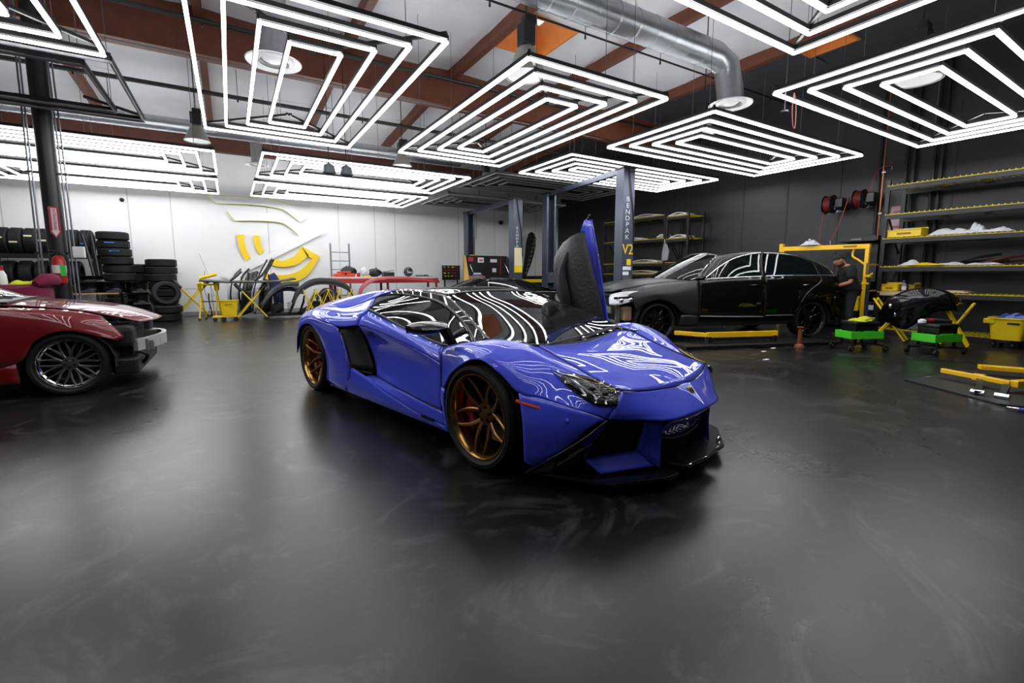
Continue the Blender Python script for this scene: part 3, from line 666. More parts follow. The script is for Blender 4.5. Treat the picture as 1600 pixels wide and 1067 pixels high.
obj('door_card', MB().grid(surf([[Vector(p) for p in r] for r in inner], 15, 11)), leather, dL, smooth='all', solid=.03)
obj('armrest', MB().tube(cr([(-.74, .82, .86), (-.80, .80, 1.05), (-.84, .81, 1.22), (-.80, .85, 1.42)], 12), [.02, .035, .045, .05, .05, .05, .05, .045, .04, .035, .03, .02], 8), seat_m, dL, smooth=True)
obj('door_pull', MB().tube([(-.83, .82, .84), (-.93, .83, 1.0), (-.99, .87, .92), (-.87, .86, .78), (-.83, .82, .84)], .012, 6), grey_m, dL, smooth=True)
obj('pull_trim', MB().tube([(-.80, .81, .80), (-.95, .85, .98)], .018, 6), grey_m, dL, smooth=True)
obj('latch', MB().tube([(-.69, 1.0, 1.73), (-.66, 1.0, 1.78)], .01, 6), black_m, dL)
car.location = OX; car.rotation_euler = (0, 0, HD)
# ================================================================ black sedan (front clip off) by the right wall
satin = mat('satin_black', (34, 35, 38), .38, spec=.5)
blk = mat('sedan_gloss_black', (5, 5, 6), .5, coat=.9, spec=.08)
lampw = mat('lamp_white', (205, 208, 212), .25, .3, bump=.5, scale=30)
alu = mat('raw_aluminium', (165, 160, 150), .4, .8, noise=.3, scale=12)
S = thing('sedan', 'long black four door sedan with its front bumper taken off', 'car')
D = Car(S)
D.full('hood', [[(-.30, 0, 1.125), (-.42, .35, 1.12), (-.74, .68, 1.085)], [(.05, 0, 1.10), (0, .35, 1.095), (-.2, .70, 1.05)], [(.45, 0, 1.055), (.40, .35, 1.05), (.25, .69, .99)], [(.78, 0, .97), (.76, .35, .965), (.62, .64, .925)], [(.90, 0, .88), (.88, .3, .88), (.74, .60, .89)]], satin, 21, 17)
an = [(178, .395), (150, .40), (120, .405), (90, .41), (60, .405), (35, .40)]
def arch(cx, cz, rr, angs, y=.925): return [(cx + rr * math.cos(R(a)), y, cz + rr * math.sin(R(a))) for a in angs]
D.panel('front_fender', [[(-.80, .78, 1.09), (-.5, .72, 1.065), (-.2, .705, 1.045), (.10, .70, 1.01), (.35, .69, .965), (.60, .665, .915)],
                         [(-.80, .86, 1.05), (-.5, .85, 1.01), (-.2, .86, .98), (.10, .87, .95), (.33, .86, .90), (.60, .78, .86)],
                         [(-.80, .91, .85), (-.55, .91, .84), (-.22, .93, .86), (.06, .94, .86), (.30, .92, .82), (.50, .86, .76)],
                         [(-.80, .92, .45), (-.50, .93, .5), (-.27, .94, .68), (.0, .945, .755), (.25, .94, .69), (.40, .90, .56)]], satin, 25, 15)
D.panel('fender_lower', [[(-.80, .92, .47), (-.62, .925, .47), (-.44, .935, .47)], [(-.80, .90, .27), (-.62, .90, .27), (-.42, .90, .27)]], satin, 7, 5)
for (sd, rot) in (('left', 1), ('right', 0)):
    T_ = D
    fd = D.panel('front_door', [[(-.80, .87, 1.09), (-1.4, .88, 1.145), (-2.1, .885, 1.17)], [(-.80, .91, 1.03), (-1.4, .925, 1.06), (-2.1, .93, 1.07)], [(-.80, .925, .8), (-1.4, .945, .8), (-2.1, .95, .8)], [(-.80, .92, .45), (-1.4, .94, .42), (-2.1, .945, .41)]], blk, 21, 15, sides=(sd,))[0]
    rd = D.panel('rear_door', [[(-2.12, .885, 1.17), (-2.7, .88, 1.185), (-3.25, .875, 1.18)], [(-2.12, .93, 1.07), (-2.7, .93, 1.09), (-3.3, .925, 1.09)], [(-2.12, .95, .8), (-2.65, .95, .8), (-3.0, .945, .85)], [(-2.12, .945, .41), (-2.5, .94, .40), (-2.76, .935, .42)]], blk, 21, 15, sides=(sd,))[0]
    y = lr(sd)
    def gp(rows, par, nm='door_glass', m=tint): return D.panel(nm, rows, m, 15, 7, sides=(sd,), solid=0, parent={sd: par})
    ft = [(-.95, .84, 1.14), (-1.25, .79, 1.34), (-1.55, .755, 1.49), (-1.9, .73, 1.575), (-2.14, .72, 1.60)]
    fb = [(-.95, .865, 1.115), (-1.25, .875, 1.14), (-1.55, .88, 1.155), (-1.85, .882, 1.165), (-2.05, .884, 1.17)]
    gp([ft, fb], fd)
    rt_ = [(-2.2, .72, 1.60), (-2.6, .72, 1.585), (-3.0, .735, 1.53), (-3.4, .77, 1.40), (-3.72, .83, 1.22)]
    rb_ = [(-2.14, .884, 1.175), (-2.6, .88, 1.188), (-3.0, .878, 1.19), (-3.4, .876, 1.19), (-3.72, .865, 1.188)]
    gp([rt_, rb_], rd)
    ch = mat('window_chrome', (200, 202, 205), .25, .9)
    D.line('window_trim', ft, .015, ch, sides=(sd,), parent={sd: fd}); D.line('window_trim', [(-.92, .87, 1.112)] + [(a[0], a[1] + .01, a[2] - .01) for a in fb[1:]], .013, ch, sides=(sd,), parent={sd: fd})
    D.line('window_trim', rt_, .015, ch, sides=(sd,), parent={sd: rd}); D.line('window_trim', [(a[0], a[1] + .01, a[2] - .01) for a in rb_], .013, ch, sides=(sd,), parent={sd: rd})
    D.line('glass_divider', [(-3.22, .765, 1.47), (-3.27, .82, 1.32), (-3.30, .878, 1.185)], .012, black_m, sides=(sd,), parent={sd: rd}, n=6)
    D.line('pillar', [(-2.16, .725, 1.595), (-2.10, .80, 1.4), (-2.08, .885, 1.17)], .028, black_m, sides=(sd,), parent={sd: rd}, n=8)
    for px_, par in ((-1.88, fd), (-3.02, rd)):
        D.line('door_handle', [(px_ - .11, .945, 1.0), (px_, .972, 1.005), (px_ + .11, .945, 1.0)], .013, blk, sides=(sd,), parent={sd: par}, n=10)
    D.line('side_molding', [(-.82, .932, .445), (-1.4, .955, .43), (-2.08, .96, .42)], .010, grey_m, sides=(sd,), parent={sd: fd})
    D.line('side_molding', [(-2.14, .96, .44), (-2.74, .95, .44)], .010, grey_m, sides=(sd,), parent={sd: rd}, n=6)
    D.line('door_gap', [(-.81, .88, 1.09), (-.805, .93, .9), (-.805, .925, .45)], .006, shut, sides=(sd,), parent={sd: fd}, n=8)
    D.line('door_gap', [(-2.11, .895, 1.16), (-2.11, .956, .8), (-2.11, .95, .41)], .006, shut, sides=(sd,), parent={sd: rd}, n=8)
D.panel('rear_quarter_panel', [[(-3.25, .875, 1.18), (-3.55, .87, 1.185), (-3.85, .84, 1.17), (-4.08, .78, 1.10)], [(-3.3, .925, 1.08), (-3.55, .93, 1.06), (-3.85, .90, 1.02), (-4.12, .83, .98)],
                               [(-3.0, .945, .85), (-3.25, .95, .83), (-3.7, .94, .82), (-4.12, .86, .80)], [(-2.76, .935, .42), (-2.86, .94, .58), (-3.05, .945, .71), (-3.2, .945, .74)][0:4]], blk, 17, 13)
D.panel('quarter_arch', [[(-3.0, .945, .85), (-3.25, .95, .83), (-3.7, .94, .82), (-4.12, .86, .80)], [(-3.05, .945, .71), (-3.25, .945, .735), (-3.50, .94, .62), (-3.62, .93, .45)]], blk, 15, 7)
D.full('rear_bumper', [[(-4.30, 0, .80), (-4.26, .5, .80), (-4.12, .86, .80), (-3.66, .94, .78)], [(-4.36, 0, .6), (-4.32, .5, .6), (-4.14, .88, .6), (-3.64, .935, .6)], [(-4.30, 0, .35), (-4.26, .5, .35), (-4.08, .86, .35), (-3.64, .92, .38)]], blk, 25, 9)
D.full('trunk', [[(-3.72, 0, 1.22), (-3.72, .4, 1.22), (-3.78, .80, 1.19)], [(-4.05, 0, 1.17), (-4.05, .4, 1.17), (-4.02, .78, 1.13)], [(-4.25, 0, 1.10), (-4.22, .5, 1.09), (-4.08, .80, 1.07)], [(-4.30, 0, .80), (-4.26, .5, .80), (-4.12, .86, .80)]], blk, 17, 13)
D.panel('tail_lamp', [[(-4.02, .87, 1.06), (-4.16, .80, 1.05)], [(-4.04, .90, .86), (-4.18, .82, .86)]], mat('tail_red', (120, 12, 16), .2, coat=.5), 5, 4)
rin = [(-.80, .72, 1.10), (-1.05, .66, 1.34), (-1.32, .60, 1.54), (-1.8, .60, 1.60), (-2.4, .60, 1.615), (-3.0, .62, 1.55), (-3.45, .66, 1.38), (-3.80, .74, 1.19)]
rout = [(-.88, .86, 1.12), (-1.22, .80, 1.345), (-1.53, .765, 1.50), (-1.9, .735, 1.585), (-2.5, .725, 1.60), (-3.02, .745, 1.535), (-3.42, .78, 1.40), (-3.76, .84, 1.22)]
D.panel('roof_rail', [rin, [tuple((Vector(a) + Vector(c)) / 2 + Vector((0, .015, .02))) for a, c in zip(rin, rout)], rout], blk, 31, 7)
D.full('roof_panel', [[(-1.28, 0, 1.60), (-1.32, .60, 1.54)], [(-1.8, 0, 1.635), (-1.8, .60, 1.60)], [(-2.4, 0, 1.65), (-2.4, .60, 1.615)], [(-3.02, 0, 1.59), (-3.0, .62, 1.55)]], blk, 13, 17)
D.full('windshield', [[(-1.28, 0, 1.60), (-1.29, .3, 1.59), (-1.32, .60, 1.54)], [(-.80, 0, 1.38), (-.85, .3, 1.37), (-1.05, .66, 1.34)], [(-.30, 0, 1.13), (-.40, .35, 1.125), (-.80, .72, 1.10)]], tint, 21, 13, solid=0)
D.full('rear_window', [[(-3.02, 0, 1.59), (-3.0, .62, 1.55)], [(-3.40, 0, 1.44), (-3.40, .655, 1.395)], [(-3.74, 0, 1.22), (-3.78, .74, 1.19)]], tint, 13, 9, solid=0)
D.line('windshield_trim', [(-1.30, 0, 1.605), (-1.31, .3, 1.60), (-1.33, .58, 1.55)], .006, ch, sides=('left', 'right'))
# exposed front: lamps, radiator support, bar
for sd in ('left', 'right'):
    y = lr(sd)
    hlp = D.panel('headlight', [[(.18, .865, .905), (.42, .83, .905), (.66, .76, .885), (.80, .66, .84)], [(.28, .88, .84), (.48, .85, .80), (.68, .80, .78), (.84, .69, .77)], [(.36, .88, .77), (.52, .865, .71), (.72, .82, .66), (.85, .73, .66)]], lampw, 13, 9, sides=(sd,))[0]
    obj('lamp_bezel', MB().tube([(.44, y * .858, .80), (.60, y * .825, .79), (.78, y * .76, .78)], .022, 6), gloss_k, hlp, smooth=True)
    for q in ((.50, .865, .75), (.66, .83, .735)): obj('projector', MB().ball((q[0], y * q[1], q[2]), .04, .02, .04), chrome, hlp, smooth=True)
obj('radiator_support', MB().box(.62, .70, -.68, .68, .80, .86).box(.62, .70, -.68, -.62, .3, .82).box(.62, .70, .62, .68, .3, .82).box(.62, .70, -.68, .68, .30, .36), alu, S, bevel=.01)
obj('radiator', MB().box(.56, .61, -.6, .6, .34, .80), mat('radiator_black', (28, 28, 28), .5), S)
obj('bumper_bar', MB().grid(surf([[(.78, -.66, .62), (.88, 0, .62), (.78, .66, .62)], [(.78, -.66, .50), (.88, 0, .50), (.78, .66, .50)]], 13, 3)), alu, S, solid=.03)
obj('washer_bottle', MB().box(.42, .58, .56, .76, .36, .62), mat('bottle_tan', (150, 125, 95), .5), S, bevel=.03)
obj('horn', MB().lathe([(.02, 0), (.05, .02), (.06, .06), (.01, .07)], 14, Matrix.Translation((.72, .45, .6)) @ Matrix.Rotation(R(90), 4, 'Y')), black_m, S, smooth=True)
obj('underbody', MB().box(-4.0, -3.62, -.80, .80, .32, .95).box(-2.74, -.46, -.84, .84, .25, .50).box(-4.0, .55, -.52, .52, .28, .75), liner, S)
for x in (0, -3.17):
    for y in (-1, 1):
        pr = [(x + .41 * math.cos(R(a)), .34 + .41 * math.sin(R(a))) for a in range(-10, 191, 20)]
        mb = MB().grid([[Vector((u, y * .92, v)) for u, v in pr], [Vector((u, y * .62, v)) for u, v in pr]]); mb.prism(pr, y * .62, y * .61, lambda u, v, t: Vector((u, t, v)))
        obj('wheel_arch_liner', mb, liner, S)
        wheel(S, x, y * .90, .345, y, .29, .345, .25, gloss_k, gloss_k, 'ten', phase=R(9))
for y in (-.42, .42):
    for x in (-1.5, -2.55):
        st = obj('seat', MB().box(x - .25, x + .25, y - .26, y + .26, .50, .66), seat_m, S, bevel=.05)
        obj('seat_back', MB().box(-.09, .06, -.26, .26, 0, .62, Matrix.Translation((x - .25, y, .62)) @ Matrix.Rotation(R(-18), 4, 'Y')), seat_m, st, bevel=.06)
        obj('headrest', MB().box(-.06, .05, -.14, .14, 0, .18, Matrix.Translation((x - .45, y, 1.24)) @ Matrix.Rotation(R(-14), 4, 'Y')), seat_m, st, bevel=.04)
obj('dashboard', MB().box(-1.05, -.6, -.75, .75, .85, 1.08), seat_m, S, bevel=.06)
obj('exhaust_tip', MB().box(-4.30, -4.16, .45, .66, .36, .44), chrome, S, bevel=.03)
def rec(o):
    for c in [q for q in C.objects if q.parent == o]:
        if not c.name.startswith(('wheel', 'tyre')):
            for v in c.data.vertices:
                if v.co.x < -3.56: v.co.x = -3.56 + (v.co.x + 3.56) * .55
        rec(c)
rec(S)
S.location = (6.796, 6.41, 0); S.rotation_euler = (0, 0, R(158.87))

# ================================================================ red coupe at left, bumper and lamps off
redc = mat('coupe_red', (104, 7, 14), .5, coat=.9, spec=.2)
K = thing('red_coupe', 'dark red coupe at the left edge with its front bumper and headlamps removed', 'car')
E_ = Car(K)
E_.full('hood', [[(-.42, 0, .945), (-.46, .35, .94), (-.62, .66, .925)], [(-.1, 0, .905), (-.12, .35, .90), (-.2, .68, .885)], [(.22, 0, .855), (.20, .35, .85), (.10, .67, .832)], [(.46, 0, .785), (.44, .35, .78), (.34, .62, .76)], [(.67, 0, .69), (.64, .3, .685), (.55, .52, .68)]], redc, 25, 17)
E_.panel('front_fender', [[(-.85, .74, .93), (-.5, .74, .895), (-.2, .735, .87), (.05, .72, .835), (.25, .70, .78)],
                          [(-.85, .83, .88), (-.5, .84, .855), (-.2, .845, .83), (.08, .83, .775), (.34, .77, .68)],
                          [(-.85, .86, .70), (-.55, .87, .69), (-.2, .885, .715), (.1, .88, .67), (.43, .80, .56)],
                          [(-.85, .87, .30), (-.36, .885, .36), (-.21, .893, .57), (.02, .895, .655), (.38, .84, .525)]], redc, 25, 15)
E_.panel('fender_lower', [[(-.85, .87, .33), (-.6, .875, .335), (-.36, .885, .36)], [(-.85, .86, .16), (-.6, .86, .16), (-.345, .87, .17)]], redc, 7, 5)
E_.panel('door', [[(-.87, .82, .90), (-1.5, .85, .92), (-2.1, .84, .93)], [(-.87, .87, .70), (-1.5, .89, .70), (-2.1, .89, .70)], [(-.87, .87, .16), (-1.5, .88, .16), (-2.1, .88, .16)]], redc, 13, 11)
E_.panel('rear_quarter_panel', [[(-2.12, .83, .93), (-2.7, .82, .93), (-3.3, .70, .90)], [(-2.12, .89, .70), (-2.7, .90, .72), (-3.35, .75, .7)], [(-2.12, .88, .20), (-2.6, .9, .68), (-3.3, .75, .3)]], redc, 13, 11)
E_.full('windshield', [[(-1.25, 0, 1.27), (-1.3, .52, 1.22)], [(-.85, 0, 1.12), (-.95, .60, 1.08)], [(-.44, 0, .955), (-.66, .68, .93)]], tint, 17, 9, solid=0)
E_.full('roof_panel', [[(-1.25, 0, 1.27), (-1.3, .52, 1.22)], [(-1.9, 0, 1.29), (-1.9, .52, 1.24)], [(-2.3, 0, 1.24), (-2.3, .53, 1.19)]], redc, 13, 9)
E_.full('rear_deck', [[(-2.3, 0, 1.24), (-2.3, .53, 1.19)], [(-2.9, 0, 1.0), (-2.9, .62, .97)], [(-3.4, 0, .92), (-3.3, .70, .90)], [(-3.5, 0, .6), (-3.35, .75, .6)], [(-3.4, 0, .25), (-3.3, .75, .25)]], redc, 13, 17)
E_.panel('side_glass', [[(-.75, .70, .94), (-1.3, .54, 1.22), (-2.3, .55, 1.18), (-2.6, .62, 1.06)], [(-.80, .80, .91), (-1.3, .84, .92), (-2.1, .83, .935), (-2.7, .80, .94)]], tint, 15, 7, solid=0)
E_.line('a_pillar', [(-.66, .69, .935), (-.95, .61, 1.085), (-1.3, .53, 1.225)], .022, redc, n=10)
obj('cowl', MB().grid(surf([[(-.43, -.66, .93), (-.40, 0, .955), (-.43, .66, .93)], [(-.66, -.68, .925), (-.50, 0, .96), (-.66, .68, .925)]], 11, 3)), black_m, K, solid=.02)
for q in (.1, -.4): obj('wiper', MB().tube([(-.47, q, .965), (-.62, q - .35, .99)], .009, 6), black_m, K)
# stripped nose
obj('inner_structure', MB().box(-.3, .36, -.62, .62, .22, .62).box(.34, .44, -.60, .60, .30, .60), liner, K, bevel=.03)
obj('frame_rail', MB().box(.2, .60, -.55, -.42, .36, .50), alu, K, bevel=.01); obj('frame_rail', MB().box(.2, .60, .42, .55, .36, .50), alu, K, bevel=.01)
obj('lamp_bucket', MB().box(.18, .50, -.78, -.48, .44, .66), liner, K, bevel=.05); obj('lamp_bucket', MB().box(.18, .50, .48, .78, .44, .66), liner, K, bevel=.05)
bb = obj('bumper_beam', MB().grid(surf([[(.50, -.66, .50), (.64, -.3, .51), (.68, 0, .51), (.64, .3, .51), (.50, .66, .50)], [(.50, -.66, .38), (.64, -.3, .38), (.68, 0, .38), (.64, .3, .38), (.50, .66, .38)]], 21, 3)), mat('beam_white', (190, 190, 188), .4, .4), K, solid=.045)
for i in range(5): obj('beam_rib', MB().box(.655 - abs(i - 2) * .03, .70 - abs(i - 2) * .03, -.5 + i * .25 - .03, -.5 + i * .25 + .03, .37, .47), alu, bb)
obj('splash_shield', MB().box(.30, .52, -.72, .72, .14, .32), mat('shield_black', (24, 24, 26), .5), K, bevel=.03)
obj('hose', MB().tube(cr([(.45, -.6, .40), (.58, -.55, .32), (.52, -.45, .22), (.46, -.3, .2)], 12), .02, 8), black_m, K, smooth=True)
obj('underbody', MB().box(-3.3, -3.05, -.70, .70, .16, .8).box(-2.05, -.40, -.80, .80, .12, .60).box(-3.2, .3, -.5, .5, .14, .6), liner, K)
silver = mat('wheel_silver', (150, 142, 130), .28, .9); lipm = mat('polished_lip', (200, 200, 200), .12, 1)
for x in (0, -2.5):
    for y in (-1, 1):
        pr = [(x + .36 * math.cos(R(a)), .31 + .35 * math.sin(R(a))) for a in range(-10, 191, 20)]
        mb = MB().grid([[Vector((u, y * .87, v)) for u, v in pr], [Vector((u, y * .60, v)) for u, v in pr]]); mb.prism(pr, y * .60, y * .59, lambda u, v, t: Vector((u, t, v)))
        obj('wheel_arch_liner', mb, liner, K)
        wheel(K, x, y * .86, .32, y, .25, .32, .24, silver, lipm, 'mesh', phase=R(12), dish=.045, lw=.86)
K.location = (-1.42, 6.95, 0)
# ================================================================ black coupe hidden behind the blue car
for m_ in ('coupe_black',): kb = mat(m_, (8, 8, 9), .5, coat=.9, spec=.1)
K2 = dup(K, (3.85, 10.0, 0), R(176), 'black coupe mostly hidden behind the blue sports car, only its roof and hood edge showing')
K2.name = 'black_coupe'; K2.scale = (1, 1, .87)
for o in list(C.objects):
    if o.parent == K2 and o.data and o.data.materials and o.data.materials[0] == redc:
        o.material_slots[0].link = 'OBJECT'; o.material_slots[0].material = kb

# ================================================================ lift posts
blue_grey = mat('lift_blue_grey', (70, 76, 92), .35, .3, noise=.12, scale=3)
lift_l = mat('lift_edge', (150, 154, 162), .35, .5)
white_t = mat('white_lettering', (210, 212, 216), .5); yel_t = mat('yellow_lettering', (245, 205, 15), .5)
def lift(label, p0, p1, h, letters, z_text, sz, arms=False):
    t = thing('car_lift', label, 'car lift', p0)
    a, b_ = Vector(p0), Vector(p1); d = (b_ - a).normalized()
    for i, p in enumerate((a, b_)):
        s = 1 if i == 0 else -1
        rz = math.atan2(d.y, d.x) - PI / 2; M = Matrix.Translation(p) @ Matrix.Rotation(rz, 4, 'Z')
        post = obj('post', MB().box(-.15, .15, -.13 * s - .012, -.13 * s + .012, 0, h, M).box(-.15, -.126, -.13, .13, 0, h, M).box(.126, .15, -.13, .13, 0, h, M)
                   .box(-.15, -.09, .13 * s - .012, .13 * s + .012, 0, h, M).box(.09, .15, .13 * s - .012, .13 * s + .012, 0, h, M), blue_grey, t, bevel=.006)
        obj('base_plate', MB().box(-.25, .25, -.22, .22, 0, .02, M), steel_d, t, bevel=.004)
        obj('carriage', MB().box(-.11, .11, -.09, .10, .12, .85, M), steel_d, t, bevel=.01)
        obj('edge_strip', MB().box(.151, .158, -.12, .12, .3, h - .02, M), lift_l, post)
        obj('top_cap', MB().box(-.18, .18, -.16, .16, h, h + .03, M), steel_d, t)
        if arms:
            for q in (-1, 1):
                P = M @ Vector((0, .1 * s, .16)); Q = M @ Vector((q * .95, .75 * s, .16))
                obj('lift_arm', MB().bar(P, Q, .13, .09), safety, t, bevel=.008)
                obj('lift_pad', MB().lathe([(.001, 0), (.06, 0), (.06, .05), (.001, .05)], 14, Matrix.Translation(Q + Vector((0, 0, .05)))), black_m, t)
        if letters and i == 0:
            Mt = M @ frame3((-.03, -.146, z_text), (1, 0, 0), (0, 0, 1))
            for k, ch in enumerate(letters):
                text('letter', ch, sz, Mt @ Matrix.Translation((0, -k * sz * .92, 0)), white_t, post, sx=1.15, ext=.003)
    obj('overhead_beam', MB().bar(a + Vector((0, 0, h)), b_ + Vector((0, 0, h)), .10, .12), blue_grey, t)
    obj('hydraulic_hose', MB().tube(cr([a + Vector((-.05, -.16, h)), a + Vector((.02, -.17, h - .5)), a + Vector((.1, -.17, h - 1.0)), a + Vector((.13, -.17, h - 1.6))], 14), .012, 6), black_m, t, smooth=True)
    return t
L1 = lift('two post car lift with a lettered near post between the sedan and raised blue door', (7.45, 7.43, 0), (7.89, 10.83, 0), 3.45, 'BENDPAK', 2.80, .145)
M = Matrix.Translation((7.45, 7.43, 0)) @ Matrix.Rotation(math.atan2(3.17, .41) - PI / 2, 4, 'Z')
text('number_mark', 'V2', .32, M @ frame3((-.0, -.148, 1.73), (1, 0, 0), (0, 0, 1)), yel_t, L1, sx=.82, ext=.003)
obj('yellow_square', MB().box(-.02, .09, -.15, -.145, 1.40, 1.53, M), yel_t, L1)
for k, (zz, c) in enumerate(((1.33, paper), (1.22, paper), (1.12, grey_m), (1.03, paper))): obj('warning_label', MB().box(-.12, .10 - (k % 2) * .06, -.15, -.145, zz - .04, zz + .04, M), c, L1)
L2 = lift('second two post car lift farther back by the white wall corner', (7.05, 11.3, 0), (7.2, 14.6, 0), 3.3, 'BENDPAK', 2.5, .11)
M = Matrix.Translation((7.05, 11.3, 0))
obj('label_panel', MB().box(-.13, .13, -.15, -.145, 1.45, 1.95, M), mat('label_cream', (226, 216, 176), .5), L2)
obj('label_panel', MB().box(-.13, .13, -.15, -.145, 1.25, 1.45, M), yel_t, L2)
M = Matrix.Translation((7.89, 10.83, 0))
obj('control_box', MB().box(-.13, .13, -.2, -.13, .95, 1.25, M), mat('control_grey', (62, 68, 86), .5), L1, bevel=.01)
obj('red_button', MB().tube([(7.86, 10.63, 1.14), (7.86, 10.62, 1.14)], .02, 10), red_p, L1)
# low lift ramp set on the floor under the sedan
t = thing('lift_arm_set', 'yellow low lift arms on the floor under the black sedan', 'car lift', (6.9, 4.9, 0))
obj('platform', MB().bar((6.2, 4.9, .03), (8.9, 3.9, .03), .5, .05), black_m, t)
obj('yellow_arm', MB().bar((6.75, 4.75, .19), (8.0, 4.28, .19), .06, .09), safety, t, bevel=.006)
obj('yellow_arm', MB().bar((6.75, 4.75, .19), (6.55, 5.25, .19), .06, .07), safety, t, bevel=.006)
obj('arm_foot', MB().box(6.72, 6.80, 4.70, 4.78, 0, .16), black_m, t); obj('arm_foot', MB().box(7.9, 7.98, 4.26, 4.34, 0, .16), black_m, t)
obj('support_jack', MB().lathe([(.08, 0), (.07, .03), (.035, .06), (.03, .3), (.05, .32), (.05, .34), (.001, .34)], 14, Matrix.Translation((8.0, 3.9, 0))), mat('jack_orange', (120, 60, 20), .5), t)

# ================================================================ black column with extinguisher
cx, cy = -2.07, 9.0
t = thing('steel_column', 'round black steel column behind the red coupe', 'column', (cx, cy, 0))
obj('column_shaft', MB().tube([(cx, cy, 0), (cx, cy, 5.7)], .105, 20), black_m, t, smooth=50)
obj('base_plate', MB().box(cx - .2, cx + .2, cy - .2, cy + .2, 0, .02), black_m, t)
for dx, dy in ((-.17, -.05), (-.22, 0), (.15, -.06), (.18, 0)):
    obj('conduit', MB().tube([(cx + dx, cy + dy, .4), (cx + dx * .92, cy + dy, 3.0), (cx + dx * .8, cy + dy, 5.6)], .011, 6), grey_m, t, smooth=True)
for z in (1.5, 2.6, 3.6): obj('conduit_clamp', MB().bar((cx - .24, cy - .04, z), (cx + .2, cy - .04, z), .02, .025), black_m, t)
nrm = Vector((-cx, -cy, 0)).normalized(); side = Vector((-nrm.y, nrm.x, 0)) * 1
fo = Vector((cx, cy, 0)) + nrm * .108
sg = obj('arrow_sign', MB().prism([(-.055, 2.14), (.055, 2.14), (.055, 1.78), (.0, 1.70), (-.055, 1.78)], 0, .004, lambda u, v, t_: fo + side * u + nrm * t_ + Vector((0, 0, v))), mat('sign_red', (150, 22, 44), .4), t)
obj('arrow_mark', MB().prism([(-.03, 2.12), (.03, 2.12), (.03, 1.81), (.045, 1.81), (0, 1.73), (-.045, 1.81), (-.03, 1.81)], .004, .006, lambda u, v, t_: fo + side * u + nrm * t_ + Vector((0, 0, v))), mat('sign_white', (220, 190, 195), .5), sg)
text('lettering', 'EXTINGUISHER', .042, frame3(fo + nrm * .008 + Vector((0, 0, 1.965)), (0, 0, -1), side), mat('sign_red', (150, 22, 44)), sg, ext=.001)
ex = thing('fire_extinguisher', 'red fire extinguisher with green tag hanging on the black column', 'extinguisher', (cx + .03, cy - .17, 1.08))
e = Matrix.Translation((cx + .03, cy - .17, 1.08))
obj('cylinder', MB().lathe([(.001, 0), (.07, 0), (.075, .03), (.075, .30), (.055, .36), (.02, .385), (.02, .40), (.001, .40)], 20, e), red_p, ex, smooth=True)
obj('label', MB().lathe([(.0765, .14), (.0765, .25)], 20, e), white_p, ex)
obj('valve', MB().box(-.03, .03, -.02, .02, .39, .43, e).bar((cx + .03, cy - .17, 1.52), (cx - .06, cy - .2, 1.55), .015, .01).bar((cx + .03, cy - .17, 1.49), (cx - .06, cy - .2, 1.49), .015, .01), chrome, ex)
obj('hose', MB().tube(cr([e @ Vector(p) for p in ((.03, 0, .41), (.1, -.02, .36), (.1, -.02, .2), (.09, -.02, .08))], 10), .011, 6), black_m, ex, smooth=True)
obj('tag', MB().box(.03, .085, -.085, -.08, .10, .25, e), mat('tag_green', (40, 200, 80), .6), ex)
t = thing('switch_box', 'small white box fixed to the right of the black column', 'box', (cx + .26, cy - .02, 1.5))
obj('box_body', MB().box(cx + .16, cx + .29, cy - .06, cy + .02, 1.44, 1.60), white_p, t, bevel=.008); obj('box_lid', MB().box(cx + .17, cx + .28, cy - .066, cy - .06, 1.46, 1.58), white_p, t)

# ================================================================ burgundy padded cover over a cart
burg = mat('burgundy_padding', (112, 14, 54), .9, noise=.15, scale=12)
t = thing('covered_cart', 'work cart under a burgundy padded cover behind the red coupe', 'cart')
rows = []
for j in range(7):
    v = j / 6; ring = []
    for k in range(25):
        a = 2 * PI * k / 24; c_, s_ = math.cos(a), math.sin(a); e_ = .35
        sx = math.copysign(abs(c_) ** e_, c_); sy = math.copysign(abs(s_) ** e_, s_); w_ = 1 - .03 * v
        ring.append(Vector((-3.15 + 1.16 * sx * w_, 8.25 + .36 * sy * w_, .12 + .92 * v + .012 * math.sin(7 * a + j))))
    rows.append(ring)
rows.append([Vector((-3.15 + (p.x + 3.15) * .9, 8.25 + (p.y - 8.25) * .8, 1.07)) for p in rows[-1]])
mb = MB().grid(rows); mb.add(rows[-1][:-1], [tuple(range(24))])
obj('padded_cover', mb, burg, t, smooth=60)
obj('padded_roll', MB().tube(cr([(-2.08, 7.98, 1.08), (-2.02, 8.1, 1.13), (-1.99, 8.3, 1.13), (-2.02, 8.5, 1.08)], 10), [.04, .06, .07, .08, .08, .08, .08, .07, .06, .04], 10), burg, t, smooth=True)
for x in (-4.1, -2.2):
    for y in (8.0, 8.5): obj('caster', MB().lathe([(.001, -.02), (.06, -.02), (.06, .02), (.001, .02)], 14, Matrix.Translation((x, y, .06)) @ Matrix.Rotation(PI / 2, 4, 'X')), rubber, t)
t = thing('spray_bottle', 'white spray bottle with red top standing on the burgundy cover', 'bottle', (-2.42, 8.15, 1.08))
e = Matrix.Translation((-2.42, 8.15, 1.075))
obj('bottle_body', MB().lathe([(.001, 0), (.05, 0), (.055, .02), (.05, .12), (.03, .17), (.02, .18), (.001, .18)], 18, e), white_p, t, smooth=True)
obj('spray_head', MB().box(-.05, .025, -.016, .016, .18, .235, e).lathe([(.001, .17), (.028, .17), (.024, .2), (.001, .2)], 12, e), red_p, t, bevel=.005)
t = thing('cleaning_cloth', 'crumpled yellow cloth lying on the burgundy cover', 'cloth', (-2.2, 8.15, 1.08))
rnd = random.Random(5)
